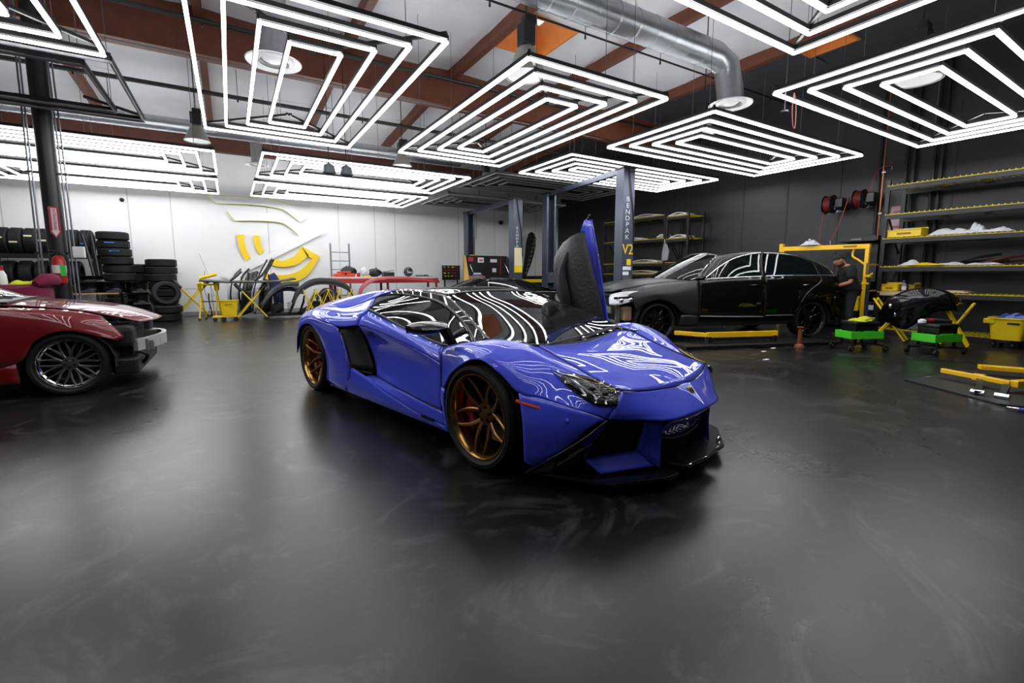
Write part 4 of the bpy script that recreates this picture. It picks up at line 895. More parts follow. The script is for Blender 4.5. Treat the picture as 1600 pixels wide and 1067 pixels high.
def crumple(cx, cy, cz, rx, ry, h, seed=1, n=14):
    r = random.Random(seed); ph = [r.random() * 6 for _ in range(6)]
    rows = []
    for i in range(n):
        v = i / (n - 1) * 2 - 1; row = []
        for k in range(n):
            u = k / (n - 1) * 2 - 1; d = max(0, 1 - max(abs(u), abs(v)) ** 2.2)
            z = h * d * (.55 + .45 * math.sin(3.1 * u + ph[0] + 2 * v) * math.cos(2.7 * v + ph[1])) + .02 * h * math.sin(11 * u + ph[2]) * d
            row.append(Vector((cx + rx * u * (1 + .12 * math.sin(5 * v + ph[3])), cy + ry * v * (1 + .12 * math.sin(5 * u + ph[4])), cz + max(.002, z))))
        rows.append(row)
    return MB().grid(rows)
obj('folded_cloth', crumple(-2.2, 8.15, 1.075, .14, .09, .09, 3), mat('cloth_yellow', (226, 230, 40), .8), t, smooth='all', solid=.006)
t = thing('drawer_tray', 'flat black tray lying on the burgundy cover at the frame edge', 'tray', (-2.95, 8.2, 1.08))
obj('tray_base', MB().box(-3.3, -2.6, 8.05, 8.35, 1.075, 1.085), plastic_k, t); obj('tray_rim', MB().box(-3.3, -2.6, 8.04, 8.06, 1.075, 1.13).box(-3.3, -2.6, 8.34, 8.36, 1.075, 1.13), plastic_k, t)

# ================================================================ tyres
def tyre_mesh(r, wd, inner=.62):
    s = r * (1 - inner)
    pr = [(r * inner, -wd * .40), (r * inner + s * .15, -wd * .5), (r - s * .35, -wd * .52), (r - .02, -wd * .46), (r, -wd * .36)]
    for q in (-.22, 0, .22): pr += [(r, wd * (q - .05)), (r - .008, wd * (q - .04)), (r - .008, wd * (q + .04)), (r, wd * (q + .05))]
    pr += [(r, wd * .36), (r - .02, wd * .46), (r - s * .35, wd * .52), (r * inner + s * .15, wd * .5), (r * inner, wd * .40), (r * inner - .004, 0)]
    return MB().lathe(pr, 32, ring=True)
def tyre_proto(r, wd):
    o = obj('tyre', tyre_mesh(r, wd), rubber, None, smooth=35); C.objects.unlink(o); return o.data
tyA, tyB, tyC = tyre_proto(.315, .23), tyre_proto(.33, .195), tyre_proto(.35, .19)
def tyre(me, loc, rot, label, group):
    o = bpy.data.objects.new('tyre', me); C.objects.link(o); o.location = loc; o.rotation_euler = rot
    return tag(o, label, 'tyre', group)
st_c = mat('sticker_cream', (222, 210, 170), .6); st_b = mat('sticker_blue', (60, 110, 190), .6)
def sticker(par, mb, m):
    obj('paper_sticker', mb, m, par)
ordn = ['first', 'second', 'third', 'fourth', 'fifth', 'sixth', 'seventh', 'eighth', 'ninth', 'tenth', 'eleventh', 'twelfth', 'thirteenth']
for k in range(12):
    x = -3.02 - .245 * k
    o = tyre(tyA, (x, 15.55, 1.985), (0, PI / 2, 0), 'upright tyre on the upper rack shelf, %s from the right end' % ordn[k], 'tyres on the upper rack shelf')
    if k not in (1, 2):
        zz = 2.03 + .05 * ((k * 7) % 5 - 2)
        sx = MB(); 
        for q in range(5): 
            a = (zz - 1.985) / .315 + (q - 2) * .02
        a0 = math.asin(max(-.9, min(.9, (zz - 1.985) / .317)))
        y0_, z0_ = 15.55 - .3175 * math.cos(a0), 1.985 + .3175 * math.sin(a0)
        y1_, z1_ = 15.55 - .3175 * math.cos(a0 + .12), 1.985 + .3175 * math.sin(a0 + .12)
        sx.add([(x - .08, y0_, z0_), (x + .06, y0_, z0_), (x + .06, y1_, z1_), (x - .08, y1_, z1_)], [(0, 1, 2, 3)])
        sticker(o, sx, st_b if k == 0 else st_c)
for k in range(10):
    tyre(tyA, (-3.3 - .29 * k, 15.6, 1.215), (0, PI / 2, R(4 * math.sin(k * 3))), 'upright tyre on the lower rack shelf, %s from the right end' % ordn[k], 'tyres on the lower rack shelf')
t = thing('tyre_rack', 'long black tyre rack with two shelves against the white wall', 'rack', (-4.4, 15.5, 0))
for z in (.86, 1.63):
    obj('shelf_rail', MB().box(-6.6, -2.88, 15.24, 15.30, z - .04, z + .05), black_m, t); obj('shelf_rail', MB().box(-6.6, -2.88, 15.80, 15.86, z - .04, z + .05), black_m, t)
for x in (-6.55, -4.7, -2.87):
    for y in (15.27, 15.83): obj('upright', MB().box(x - .03, x + .03, y - .03, y + .03, 0, 2.0), black_m, t)
for k in range(11):
    a = (2 * PI * k * .37); z = .1025 + .205 * k
    o = tyre(tyB, (-2.45 + .02 * math.cos(a) + (.03 if k < 8 else -.02), 15.3 + .03 * math.sin(a), z), (0, 0, a), 'flat tyre in the tallest stack, %s from the bottom' % ordn[k], 'tyres in the tallest stack')
    if k > 7:
        M = Matrix.Translation((-2.47, 15.3, z)) @ Matrix.Rotation(R(-95 + 12 * (k - 9) + (25 if k == 8 else 0)), 4, 'Z')
        sticker(o, MB().box(.3325, .334, -.10, .10, .02, .05, M), st_b)
for k in range(8):
    a = 2 * PI * k * .31; z = .1 + .2 * k
    tyre(tyC, (-1.58 + .02 * math.cos(a), 15.55 + .02 * math.sin(a), z), (0, 0, a), 'flat tyre in the right hand stack, %s from the bottom' % ordn[k], 'tyres in the right hand stack')
for k in range(8):
    tyre(tyA, (-2.12 + .01 * (k % 2), 15.98,   .122 + .245 * k), (0, 0, k), 'flat lying tyre in the rear stack against the wall, %s from the bottom' % ordn[k], 'tyres in the rear stack') if k < 6 else None
for k in range(2):
    tyre(tyC, (-1.5 + .04 * k, 14.75, .1 + .2 * k), (0, 0, k), ['bottom', 'upper'][k] + ' tyre of the two lying flat in front of the stacks', 'two front tyres')
tyre(tyA, (-1.45, 14.78, .70), (R(80), 0, R(12)), 'single tyre standing on edge on the two front tyres', None)
tyre(tyA, (-1.98, 14.9, .118), (0, 0, 0), 'flat tyre under the leaning black wheel', None)
# leaning spoked wheel
t = thing('leaning_wheel', 'black spoked wheel leaning against the tyre stacks', 'wheel', (0, 0, 0))
wheel(t, 0, 0, 0, -1, .22, .29, .2, gloss_k, gloss_k, 'five', name='rim', phase=.4)
t.location = (-1.95, 14.40, .30); t.rotation_euler = (R(-14), 0, R(-10))
# bare rims on a plywood bench
t = thing('plywood_bench', 'low bench with plywood top carrying bare rims', 'bench', (-2.5, 13.1, 0))
obj('bench_top', MB().box(-2.95, -2.08, 12.8, 13.5, .78, .805), mat('plywood', (190, 150, 95), .6), t)
obj('bench_shelf', MB().box(-2.93, -2.1, 12.82, 13.48, .30, .32), black_m, t)
for x in (-2.9, -2.12):
    for y in (12.84, 13.46): obj('leg', MB().box(x - .025, x + .025, y - .025, y + .025, 0, .78), black_m, t)
def rim_mesh(r, w_):
    return MB().lathe([(r, 0), (r, .012), (r * .93, .03), (r * .86, w_ * .4), (r * .90, w_ - .04), (r, w_ - .012), (r, w_), (r * .94, w_), (r * .85, w_ * .6), (r * .3, w_ * .62), (.02, w_ * .6), (.02, w_ * .5), (r * .8, w_ * .45), (r * .9, 0)], 32)
rm = mat('rim_gunmetal', (30, 32, 36), .18, .8)
def rim(x, y, z, r, w_, label, ry=0):
    o = obj('bare_rim', rim_mesh(r, w_), rm, None, smooth=35); o.location = (x, y, z); o.rotation_euler = (0, ry, 0)
    return tag(o, label, 'wheel rim', 'bare rims by the tyre stacks')
rim(-2.62, 13.12, .806, .27, .22, 'large bare rim lying on the left of the plywood bench')
rim(-2.55, 13.15, 1.03, .22, .14, 'smaller dark rim on top of the left bench rim')
rim(-2.20, 13.10, .806, .23, .24, 'bare rim lying at the right end of the plywood bench')
rim(-2.55, 13.1, .321, .27, .24, 'bare rim on the lower shelf of the plywood bench')
for k in range(4): rim(-1.80, 13.2, .002 + .26 * k, .22, .25, ['lowest', 'second lowest', 'second highest', 'topmost'][k] + ' rim of the glossy black column right of the bench')
o = obj('cardboard_scrap', MB().box(-2.95, -2.80, 12.75, 12.79, .805, .86), mat('cardboard', (196, 158, 84), .7), None, bevel=.004); tag(o, 'small cardboard scrap on the front left edge of the plywood bench', 'cardboard')
t = thing('trim_strips', 'two tall curved black trim strips leaning beside the tallest tyre stack', 'trim strip', (-2.88, 14.8, 0))
obj('strip', MB().tube(cr([(-2.72, 14.75, .3), (-2.82, 14.8, 1.2), (-2.92, 14.85, 1.9), (-2.97, 14.88, 2.16)], 12), .035, 8), plastic_k, t, smooth=True)
obj('strip', MB().tube(cr([(-2.66, 14.75, .3), (-2.73, 14.8, 1.3), (-2.80, 14.85, 2.17)], 12), .03, 8), plastic_k, t, smooth=True)

# ================================================================ wall emblem and cameras
def plate(name, poly, m, par, th=.05, zo=0):
    return obj(name, MB().prism(poly, Y1 - .05 - zo, Y1 - .05 - zo - th, lambda u, v, t_: Vector((u, t_, v))), m, par)
lg = thing('wall_emblem', 'big yellow and white emblem letter mounted on the white wall', 'wall sign', (1.0, 16.3, 2.2))
ly = mat('emblem_yellow', (252, 212, 8), .45); lw_ = mat('emblem_white', (240, 240, 238), .5); le = mat('emblem_edge', (232, 232, 130), .5)
def band(c0, c1, n=14): return [tuple(v)[:2] for v in cr([(a, b2, 0) for a, b2 in c0], n)] + [tuple(v)[:2] for v in cr([(a, b2, 0) for a, b2 in c1], n)][::-1]
def plates(n, poly, m, par, th=.05):  # concave outlines built as quad strips
    k = len(poly) // 2; A, B_ = poly[:k], poly[k:][::-1]; mb = MB()
    y0, y1 = Y1 - .05, Y1 - .05 - th
    vs = [Vector((p[0], y, p[1])) for y in (y0, y1) for r_ in (A, B_) for p in r_]
    fs = []
    for i in range(k - 1):
        fs += [(2 * k + i, 2 * k + i + 1, 3 * k + i + 1, 3 * k + i), (i, k + i, k + i + 1, i + 1), (i, i + 1, 2 * k + i + 1, 2 * k + i), (k + i, 3 * k + i, 3 * k + i + 1, k + i + 1)]
    fs += [(0, 2 * k, 3 * k, k), (k - 1, 2 * k - 1, 4 * k - 1, 3 * k - 1)]
    return obj(n, mb.add(vs, fs), m, par)
plates('left_bar', band([(.25, 2.39), (.27, 2.1), (.32, 1.85), (.42, 1.60)], [(.43, 2.39), (.44, 2.15), (.48, 1.93), (.56, 1.70)]), ly, lg)
plates('second_bar', band([(.68, 2.38), (.69, 2.15), (.73, 1.97), (.82, 1.81)], [(.85, 2.38), (.86, 2.2), (.88, 2.05), (.94, 1.90)]), ly, lg)
plates('upper_arc', band([(1.11, 1.68), (1.45, 1.63), (1.80, 1.78), (2.02, 2.09)], [(1.05, 1.50), (1.45, 1.42), (1.88, 1.52), (2.22, 1.79)]), ly, lg)
plates('end_cap', band([(2.02, 2.09), (2.20, 1.99), (2.56, 1.78)], [(2.16, 1.78), (2.24, 1.74), (2.33, 1.70)], 8), ly, lg)
plates('lower_arc', band([(.86, 1.24), (1.0, 1.22), (1.45, 1.17), (1.95, 1.33), (2.33, 1.72)], [(.76, 1.12), (.98, 1.03), (1.55, .92), (2.12, 1.14), (2.57, 1.78)], 18), ly, lg)
plates('top_band', band([(-.42, 3.46), (.6, 3.50), (1.3, 3.47), (1.75, 3.35), (2.17, 2.95)], [(-.22, 3.27), (.6, 3.30), (1.25, 3.27), (1.6, 3.18), (2.0, 2.85)], 18), lw_, lg, .08)
plates('second_band', band([(.04, 3.05), (.7, 3.08), (1.2, 3.05), (1.6, 2.93), (1.9, 2.62)], [(.22, 2.80), (.7, 2.83), (1.3, 2.83), (1.6, 2.76), (1.95, 2.44)], 18), lw_, lg, .08)
plates('diagonal_band', band([(-.2, 1.12), (.6, 1.55), (1.4, 2.0), (2.6, 2.62)], [(-.05, 1.02), (.7, 1.42), (1.5, 1.86), (2.65, 2.50)], 10), lw_, lg, .08)
for nm, pts in (('edge_line', [(-.45, 3.475), (.6, 3.515), (1.3, 3.485), (1.75, 3.365)]), ('edge_line', [(-.22, 3.26), (.6, 3.29), (1.25, 3.26), (1.6, 3.17), (1.95, 2.9)]), ('edge_line', [(.22, 2.79), (.7, 2.82), (1.3, 2.82), (1.6, 2.75), (1.97, 2.42)]), ('edge_line', [(-.45, 3.475), (-.22, 3.26)]), ('edge_line', [(.04, 3.05), (.22, 2.79)])):
    obj(nm, MB().tube([Vector((p.x, 16.22, p.y)) for p in cr([(a, b2, 0) for a, b2 in pts], 16)], .012, 6), le, lg, smooth=True)
for x, z, l_ in ((-2.37, 3.19, 'small dome camera on the white wall above the tyre stacks'), (9.48, 3.27, 'small black camera on the white wall between the lift posts')):
    t = thing('dome_camera', l_, 'camera', (x, 16.3, z)); obj('camera_base', MB().lathe([(.001, .06), (.09, .06), (.085, 0), (.001, 0)], 18, Matrix.Translation((x, 16.35, z)) @ Matrix.Rotation(PI / 2, 4, 'X')), white_p if x < 0 else black_m, t, smooth=30)
    obj('dome', MB().ball((x, 16.29, z), .055), gloss_k, t, smooth=True)
t = thing('wall_conduit', 'thin conduit dropping down the white wall left of the second lift', 'conduit', (8.4, 16.3, 3))
obj('conduit_run', MB().tube([(8.35, 16.32, 4.6), (8.35, 16.32, 2.6), (8.2, 16.3, 2.4), (8.18, 16.3, 2.05)], .012, 6), grey_m, t); obj('outlet', MB().box(8.12, 8.24, 16.26, 16.34, 1.98, 2.08), white_p, t)
# ================================================================ things along the white wall
dk = mat('part_black', (18, 18, 19), .35, coat=.4); film = mat('film_wrap', (205, 208, 205), .3, coat=.5, noise=.2, scale=14); navy = mat('navy_cloth', (28, 38, 92), .85)
def xstand(label, x, y, rz, wd, h, dep, pad=None, name='panel_stand'):
    t = thing(name, label, 'stand', (0, 0, 0))
    for yy in (-dep / 2, dep / 2):
        for s in (-1, 1):
            P, Q = Vector((-s * wd / 2, yy + s * .02, 0.02)), Vector((s * wd / 2, yy + s * .02, h))
            obj('leg', MB().tube([P, Q], .018, 8), yellow, t, smooth=True)
            if pad: obj('foam_pad', MB().tube([P.lerp(Q, .80), P.lerp(Q, 1.0)], .045, 10), pad, t, smooth=True)
            obj('rubber_foot', MB().tube([P, P.lerp(Q, .04)], .03, 8), black_m, t)
    for s in (-1, 1):
        obj('cross_bar', MB().tube([(s * wd / 2 * .9, -dep / 2, h * .95), (s * wd / 2 * .9, dep / 2, h * .95)], .018, 8), yellow, t, smooth=True)
    obj('pivot', MB().tube([(0, -dep / 2 - .03, h / 2), (0, dep / 2 + .03, h / 2)], .014, 8), black_m, t)
    obj('limit_strap', MB().box(-wd * .3, wd * .3, -dep / 2 - .005, -dep / 2 + .005, h * .78, h * .79), grey_m, t)
    t.location = (x, y, 0); t.rotation_euler = (0, 0, rz); return t
xstand('yellow folding X stand with black foam tops standing empty beside the tyres', -.95, 15.5, R(8), .8, 1.02, .45, plastic_k)
xstand('yellow folding X stand under the long black panel, in front of the emblem', .45, 14.2, R(0), .74, .95, .5, dk)
xstand('yellow folding X stand at the left end under the long black panel', -.5, 14.35, R(80), .5, .98, .36, yellow)
t = thing('body_panel', 'long thin black body panel laid across the yellow X stands', 'car part', (.45, 14.2, 1.0))
obj('panel_skin', MB().grid(surf([[(-.68, 13.9, 1.03), (-.1, 13.85, .99), (.6, 13.85, .985), (1.1, 13.9, 1.0), (1.55, 14.0, 1.06)], [(-.66, 14.2, 1.07), (-.1, 14.2, 1.03), (.6, 14.2, 1.02), (1.1, 14.2, 1.03), (1.5, 14.2, 1.10)], [(-.5, 14.5, 1.04), (-.1, 14.5, 1.0), (.6, 14.5, .99), (1.1, 14.5, 1.0), (1.45, 14.45, 1.06)]], 21, 7)), dk, t, smooth='all', solid=.03)
obj('mounting_tab', MB().bar((.62, 13.95, 1.02), (.60, 13.95, 1.17), .03, .02), dk, t); obj('mounting_tab', MB().bar((.25, 13.9, 1.02), (.23, 13.9, 1.14), .03, .02), dk, t)
obj('yellow_grip', MB().tube([(-.66, 13.9, 1.10), (-.30, 13.95, 1.20)], .045, 10), yellow, t, smooth=True)
def leaner(label, pts, rad, m, name='bumper_part', wid=.3):
    t = thing(name, label, 'car part', pts[0])
    a = [Vector(p) for p in cr(pts, 12)]
    rows = [[p + Vector((wid * q * (.6 + .4 * math.sin(PI * i / 11)), -.06 * (1 - q * q), .05 * q)) for i, p in enumerate(a)] for q in (-1, -.4, .4, 1)]
    obj('part_skin', MB().grid(surf(rows, 14, 9)), m, t, smooth='all', solid=.012)
    obj('part_rib', MB().tube([p + Vector((wid * .8, -.03, 0)) for p in a], rad, 6), dk, t, smooth=True)
    obj('part_rib', MB().tube([p + Vector((-wid * .5, -.05, 0)) for p in a], rad * .7, 6), dk, t, smooth=True)
    return t
leaner('black and film wrapped bumper piece leaning left of the mop bucket', [(.12, 15.2, .1), (.05, 15.1, .6), (.15, 15.2, 1.1), (.35, 15.4, 1.35)], .03, film, wid=.16)
leaner('streaked film wrapped bumper piece rising above the panel toward the emblem', [(.55, 14.9, .15), (.6, 14.9, .7), (.75, 15.0, 1.15), (1.0, 15.1, 1.62)], .03, film, wid=.13)
leaner('dark bumper piece leaning behind the yellow X stand', [(.35, 15.0, .08), (.42, 14.95, .5), (.5, 15.0, .95), (.55, 15.1, 1.25)], .04, dk, wid=.22)
leaner('black bumper piece standing just left of the navy cloth', [(.85, 15.0, .08), (.85, 14.95, .4), (.88, 15.0, .8), (.95, 15.1, 1.05)], .03, dk, wid=.15)
leaner('narrow navy cloth covered part hanging at the right end of the panel', [(1.15, 14.9, .12), (1.15, 14.85, .5), (1.12, 14.9, .9), (1.0, 15.0, 1.2)], .02, navy, wid=.14)
leaner('thin black wing strip with a sharp tip crossing the emblem', [(.55, 13.95, 1.04), (.72, 14.0, 1.18), (.86, 14.1, 1.38), (.98, 14.2, 1.60)], .02, dk, wid=.03)
leaner('short black strip angled up on the left of the panel', [(.0, 13.95, 1.04), (.12, 14.0, 1.14), (.24, 14.1, 1.26)], .02, dk, wid=.025)
# mop bucket
t = thing('mop_bucket', 'yellow wheeled mop bucket in front of the leaning bumper pieces', 'bucket', (-.1, 14.0, 0))
def tub(x, y, z, a0, b0, a1, b1, h, m, par, name='tub'):
    rows = []
    for a, b_, zz in ((a0 * .96, b0 * .96, z + .01), (a0, b0, z), (a1, b1, z + h), (a1 + .02, b1 + .02, z + h), (a1 + .02, b1 + .02, z + h - .02), (a1 - .012, b1 - .012, z + h), (a0 - .012, b0 - .012, z + .02)):
        rows.append([Vector((x + a * math.copysign(abs(math.cos(t_)) ** .35, math.cos(t_)), y + b_ * math.copysign(abs(math.sin(t_)) ** .35, math.sin(t_)), zz)) for t_ in [2 * PI * k / 28 for k in range(29)]])
    mb = MB().grid(rows); mb.add(rows[0][:-1], [tuple(range(28))])
    return obj(name, mb, m, par, smooth=40)
tub(-.08, 14.0, .13, .17, .13, .215, .17, .40, yellow_pl, t)
obj('handle', MB().tube([(-.45, 14.0, .12), (-.5, 14.0, .5), (-.5, 14.0, .72)], .014, 8), black_m, t, smooth=True)
obj('chassis', MB().box(-.45, .1, 13.88, 14.12, .09, .13), yellow_pl, t, bevel=.01)
for x in (-.4, -.2, .06):
    obj('caster', MB().lathe([(.001, -.015), (.045, -.015), (.045, .015), (.001, .015)], 14, Matrix.Translation((x, 13.9, .045)) @ Matrix.Rotation(PI / 2, 4, 'X')), rubber, t); obj('caster', MB().lathe([(.001, -.015), (.045, -.015), (.045, .015), (.001, .015)], 14, Matrix.Translation((x, 14.1, .045)) @ Matrix.Rotation(PI / 2, 4, 'X')), rubber, t)
obj('front_mark', MB().box(-.16, .0, 13.82, 13.825, .42, .44), mat('mark_brown', (150, 110, 20), .6), t)
# light wand stand
t = thing('light_stand', 'white light wand on a thin stand leaning between the X stands', 'work light', (-.5, 14.9, 0))
obj('light_wand', MB().tube([(-.66, 15.0, 1.75), (-.50, 14.95, 1.2), (-.40, 14.9, .62)], .022, 10), white_p, t, smooth=True)
obj('stand_pole', MB().tube([(-.50, 14.95, 1.2), (-.42, 14.9, .04)], .01, 6), chrome, t)
for a in (0, 2.1, 4.2): obj('foot', MB().tube([(-.42, 14.9, .05), (-.42 + .25 * math.cos(a), 14.9 + .25 * math.sin(a), .02)], .012, 6), chrome, t)
obj('power_cable', MB().tube(cr([(-.58, 14.95, 1.3), (-.62, 14.9, .8), (-.52, 14.8, .4), (-.6, 14.7, .02)], 12), .006, 5), black_m, t, smooth=True)
# fender liners / arches
def archpart(label, pts, w0, m, dy=.35):
    t = thing('fender_part', label, 'car part', pts[0])
    a = cr(pts, 20)
    rows = []
    for q in range(5):
        v = q / 4; rows.append([p + Vector((0, dy * v, 0)) + (Vector((0, 0, -w0)) if q == 0 else Vector((0, 0, -w0 * .25 * (q == 4)))) for p in a])
    obj('part_skin', MB().grid(rows), m, t, smooth=50, solid=.014)
    obj('part_lip', MB().tube([p + Vector((0, 0, -w0)) for p in a], .016, 6), m, t, smooth=True)
    return t
archpart('large black curved fender panel arching over the yellow expanding stand', [(1.36, 13.3, .48), (1.52, 13.3, .82), (1.9, 13.3, 1.07), (2.4, 13.3, 1.07), (2.75, 13.3, .93), (2.92, 13.3, .74)], .16, mat('fender_grey', (44, 44, 45), .5), .25)
archpart('black bumper part sloping from the panel down to the floor parts', [(.62, 13.4, .42), (.9, 13.4, .80), (1.2, 13.4, .98), (1.55, 13.4, 1.0)], .12, dk, .3)
archpart('glossy black part lying behind the sloping bumper part', [(.75, 13.75, .62), (1.05, 13.75, .85), (1.35, 13.75, .9), (1.7, 13.75, .80)], .14, dk, .3)
archpart('smaller black liner arch inside the large fender panel', [(1.95, 13.3, .55), (2.15, 13.3, .80), (2.4, 13.3, .78), (2.6, 13.3, .55)], .08, dk, .25)
archpart('curved red bumper shell standing left of the workbench', [(3.02, 13.0, .55), (3.12, 13.0, .86), (3.42, 13.0, 1.07), (3.9, 13.0, 1.13), (4.5, 13.0, 1.11), (5.4, 13.0, 1.02)], .07, mat('shell_red', (168, 52, 56), .4, coat=.5), .3)
t = thing('expanding_stand', 'yellow expanding lattice stand beneath the black fender panel', 'stand', (2.3, 13.4, 0))
for row, y in ((0, 13.15), (1, 13.5)):
    for k in range(5):
        x = 1.62 + .30 * k
        obj('lattice_bar', MB().bar((x, y, .02), (x + .34, y, .80), .03, .02), yellow, t); obj('lattice_bar', MB().bar((x + .34, y + .02, .02), (x, y + .02, .80), .03, .02), yellow, t)
for k in range(3): obj('lattice_tie', MB().bar((1.8 + .5 * k, 13.2, .41), (1.8 + .5 * k, 13.5, .41), .02, .02), yellow, t)
# axle and small parts heap
rnd = random.Random(11)
t = thing('axle_assembly', 'dark greasy axle and suspension assembly on the floor below the bumper parts', 'car part', (1.1, 14.2, 0))
obj('cross_member', MB().box(.75, 1.75, 14.1, 14.25, .05, .14), black_m, t, bevel=.02)
obj('differential', MB().ball((1.05, 14.15, .28), .17, .14, .16), mat('cast_grey', (52, 52, 54), .5, .4), t, smooth=True)
for x in (.95, 1.35, 1.6): obj('strut', MB().tube([(x, 14.1, .1), (x + .12, 14.1, .42), (x + .15, 14.1, .60)], [.03, .03, .02], 8), black_m, t, smooth=True)
for x in (.85, 1.5): obj('control_arm', MB().bar((x, 14.05, .1), (x + .3, 14.0, .3), .04, .03), mat('cast_grey', (52, 52, 54)), t)
obj('coil_spring', MB().tube([Vector((1.35 + .05 * math.cos(a * .9), 14.1 + .05 * math.sin(a * .9), .12 + a * .009)) for a in range(36)], .008, 5), grey_m, t, smooth=True)
obj('hub', MB().lathe([(.001, 0), (.11, 0), (.11, .03), (.05, .06), (.001, .06)], 18, Matrix.Translation((1.72, 14.1, .14)) @ Matrix.Rotation(PI / 2, 4, 'X')), mat('cast_grey', (52, 52, 54)), t)
t = thing('engine_parts', 'black engine parts piled under the large fender panel', 'car part', (2.2, 14.1, 0))
obj('block', MB().box(1.85, 2.15, 13.95, 14.3, 0, .45), dk, t, bevel=.04); obj('manifold', MB().tube(cr([(1.9, 13.95, .45), (2.0, 13.9, .62), (2.2, 13.9, .6), (2.3, 13.95, .4)], 12), .05, 8), dk, t, smooth=True)
obj('pulley', MB().lathe([(.001, 0), (.1, 0), (.1, .04), (.03, .05), (.001, .05)], 18, Matrix.Translation((2.3, 13.95, .3)) @ Matrix.Rotation(PI / 2, 4, 'X')), grey_m, t); obj('radiator', MB().box(2.2, 2.42, 14.1, 14.18, 0, .7), dk, t, bevel=.01)

# ladder and workbench
t = thing('step_ladder', 'tall aluminium step ladder behind the workbench', 'ladder', (3.0, 15.2, 0))
for x in (2.72, 3.28):
    obj('rail', MB().bar((x, 15.3, 0), (x, 15.3, 2.16), .03, .05), grey_m, t); obj('rear_leg', MB().bar((x + .1, 15.75, 0), (x, 15.3, 1.7), .025, .03), grey_m, t)
for k in range(7): obj('tread', MB().box(2.72, 3.28, 15.25, 15.35, .27 * k + .25, .27 * k + .275), grey_m, t)
t = thing('workbench', 'long workbench with pale top and red front rail by the white wall', 'workbench', (4.2, 14.0, 0))
obj('bench_top', MB().box(2.45, 5.6, 13.6, 14.4, 1.08, 1.12), mat('bench_white', (215, 215, 212), .5), t, bevel=.005)
obj('red_rail', MB().box(2.45, 5.6, 13.58, 13.64, .94, 1.075), mat('rail_red', (175, 50, 52), .4), t, bevel=.005)
for x in (2.5, 4.0, 5.55):
    for y in (13.64, 14.36): obj('leg', MB().box(x - .03, x + .03, y - .03, y + .03, 0, 1.08), red_p, t)
obj('bench_shelf', MB().box(2.5, 5.55, 13.65, 14.35, .3, .33), grey_m, t)
def lump(name, label, cat, c, r, m, seed=1, parts=()):
    t = thing(name, label, cat, c)
    rr_ = random.Random(seed); rows = []
    for i in range(9):
        th = PI * i / 8; rows.append([Vector((c[0] + r[0] * math.sin(th) * math.cos(p) * (1 + .1 * math.sin(3 * p + seed)), c[1] + r[1] * math.sin(th) * math.sin(p), c[2] + r[2] + r[2] * math.cos(th) * (1 + .06 * math.cos(4 * p)))) for p in [2 * PI * k / 14 for k in range(15)]])
    obj('body', MB().grid(rows), m, t, smooth='all')
    for nm, mb, mm in parts: obj(nm, mb, mm, t, bevel=.004)
    return t
t = thing('tool_case', 'orange red plastic case with folded lid on the left end of the workbench', 'case', (2.85, 14.0, 1.12))
obj('case_body', MB().box(2.55, 3.1, 13.75, 14.15, 1.125, 1.22), mat('case_orange', (206, 62, 30), .5), t, bevel=.02); obj('case_lid', MB().box(2.65, 3.0, 13.8, 14.1, 1.225, 1.28), mat('case_orange', (206, 62, 30)), t, bevel=.02); obj('latch', MB().box(2.8, 2.86, 13.74, 13.75, 1.18, 1.23), black_m, t)
lump('tool_bag', 'dark bag behind the orange case on the workbench', 'bag', (3.0, 14.25, 1.122), (.24, .12, .15), plastic_k, 2, [('handle', MB().tube([(2.9, 14.25, 1.40), (3.0, 14.25, 1.46), (3.1, 14.25, 1.40)], .01, 6), black_m)])
lump('cloth_bundle', 'white cloth bundle on the workbench between the dark bags', 'cloth', (3.42, 14.0, 1.122), (.14, .12, .14), white_cl, 3, [('fold', MB().tube([(3.35, 13.88, 1.2), (3.45, 13.87, 1.3)], .02, 6), white_cl)])
lump('duffel_bag', 'black duffel bag right of the white bundle on the workbench', 'bag', (3.75, 14.1, 1.122), (.22, .12, .12), plastic_k, 4, [('strap', MB().tube([(3.6, 13.98, 1.2), (3.75, 13.95, 1.4), (3.9, 13.98, 1.2)], .012, 6), black_m)])
t = thing('black_box', 'black box with tilted lid beside the duffel bag on the workbench', 'box', (4.1, 14.05, 1.12)); obj('box_body', MB().box(3.98, 4.3, 13.9, 14.2, 1.122, 1.26), plastic_k, t, bevel=.01); obj('box_lid', MB().bar((3.98, 14.05, 1.27), (4.3, 14.05, 1.31), .32, .015), plastic_k, t)
t = thing('paint_can', 'small red can in front of the dark bag on the workbench', 'can', (3.2, 13.8, 1.12)); obj('can_body', MB().lathe([(.001, 0), (.05, 0), (.05, .11), (.001, .11)], 16, Matrix.Translation((3.2, 13.8, 1.122))), red_p, t, smooth=30); obj('can_lid', MB().lathe([(.001, .11), (.046, .11), (.044, .118), (.001, .118)], 16, Matrix.Translation((3.2, 13.8, 1.122))), grey_m, t)
t = thing('yellow_sponge', 'yellow sponge in front of the white bundle on the workbench', 'sponge', (3.42, 13.75, 1.12)); obj('sponge_body', MB().box(3.33, 3.52, 13.7, 13.8, 1.122, 1.17), yellow_pl, t, bevel=.015); obj('scouring_side', MB().box(3.33, 3.52, 13.7, 13.8, 1.17, 1.18), black_m, t)
t = thing('helmet', 'round black helmet at the right part of the workbench', 'helmet', (4.75, 13.95, 1.12))
obj('helmet_shell', MB().ball((4.75, 13.95, 1.27), .145, .16, .15, 18, 12), dk, t, smooth=True); obj('visor', MB().box(4.66, 4.84, 13.78, 13.84, 1.23, 1.31), chrome, t, bevel=.02)
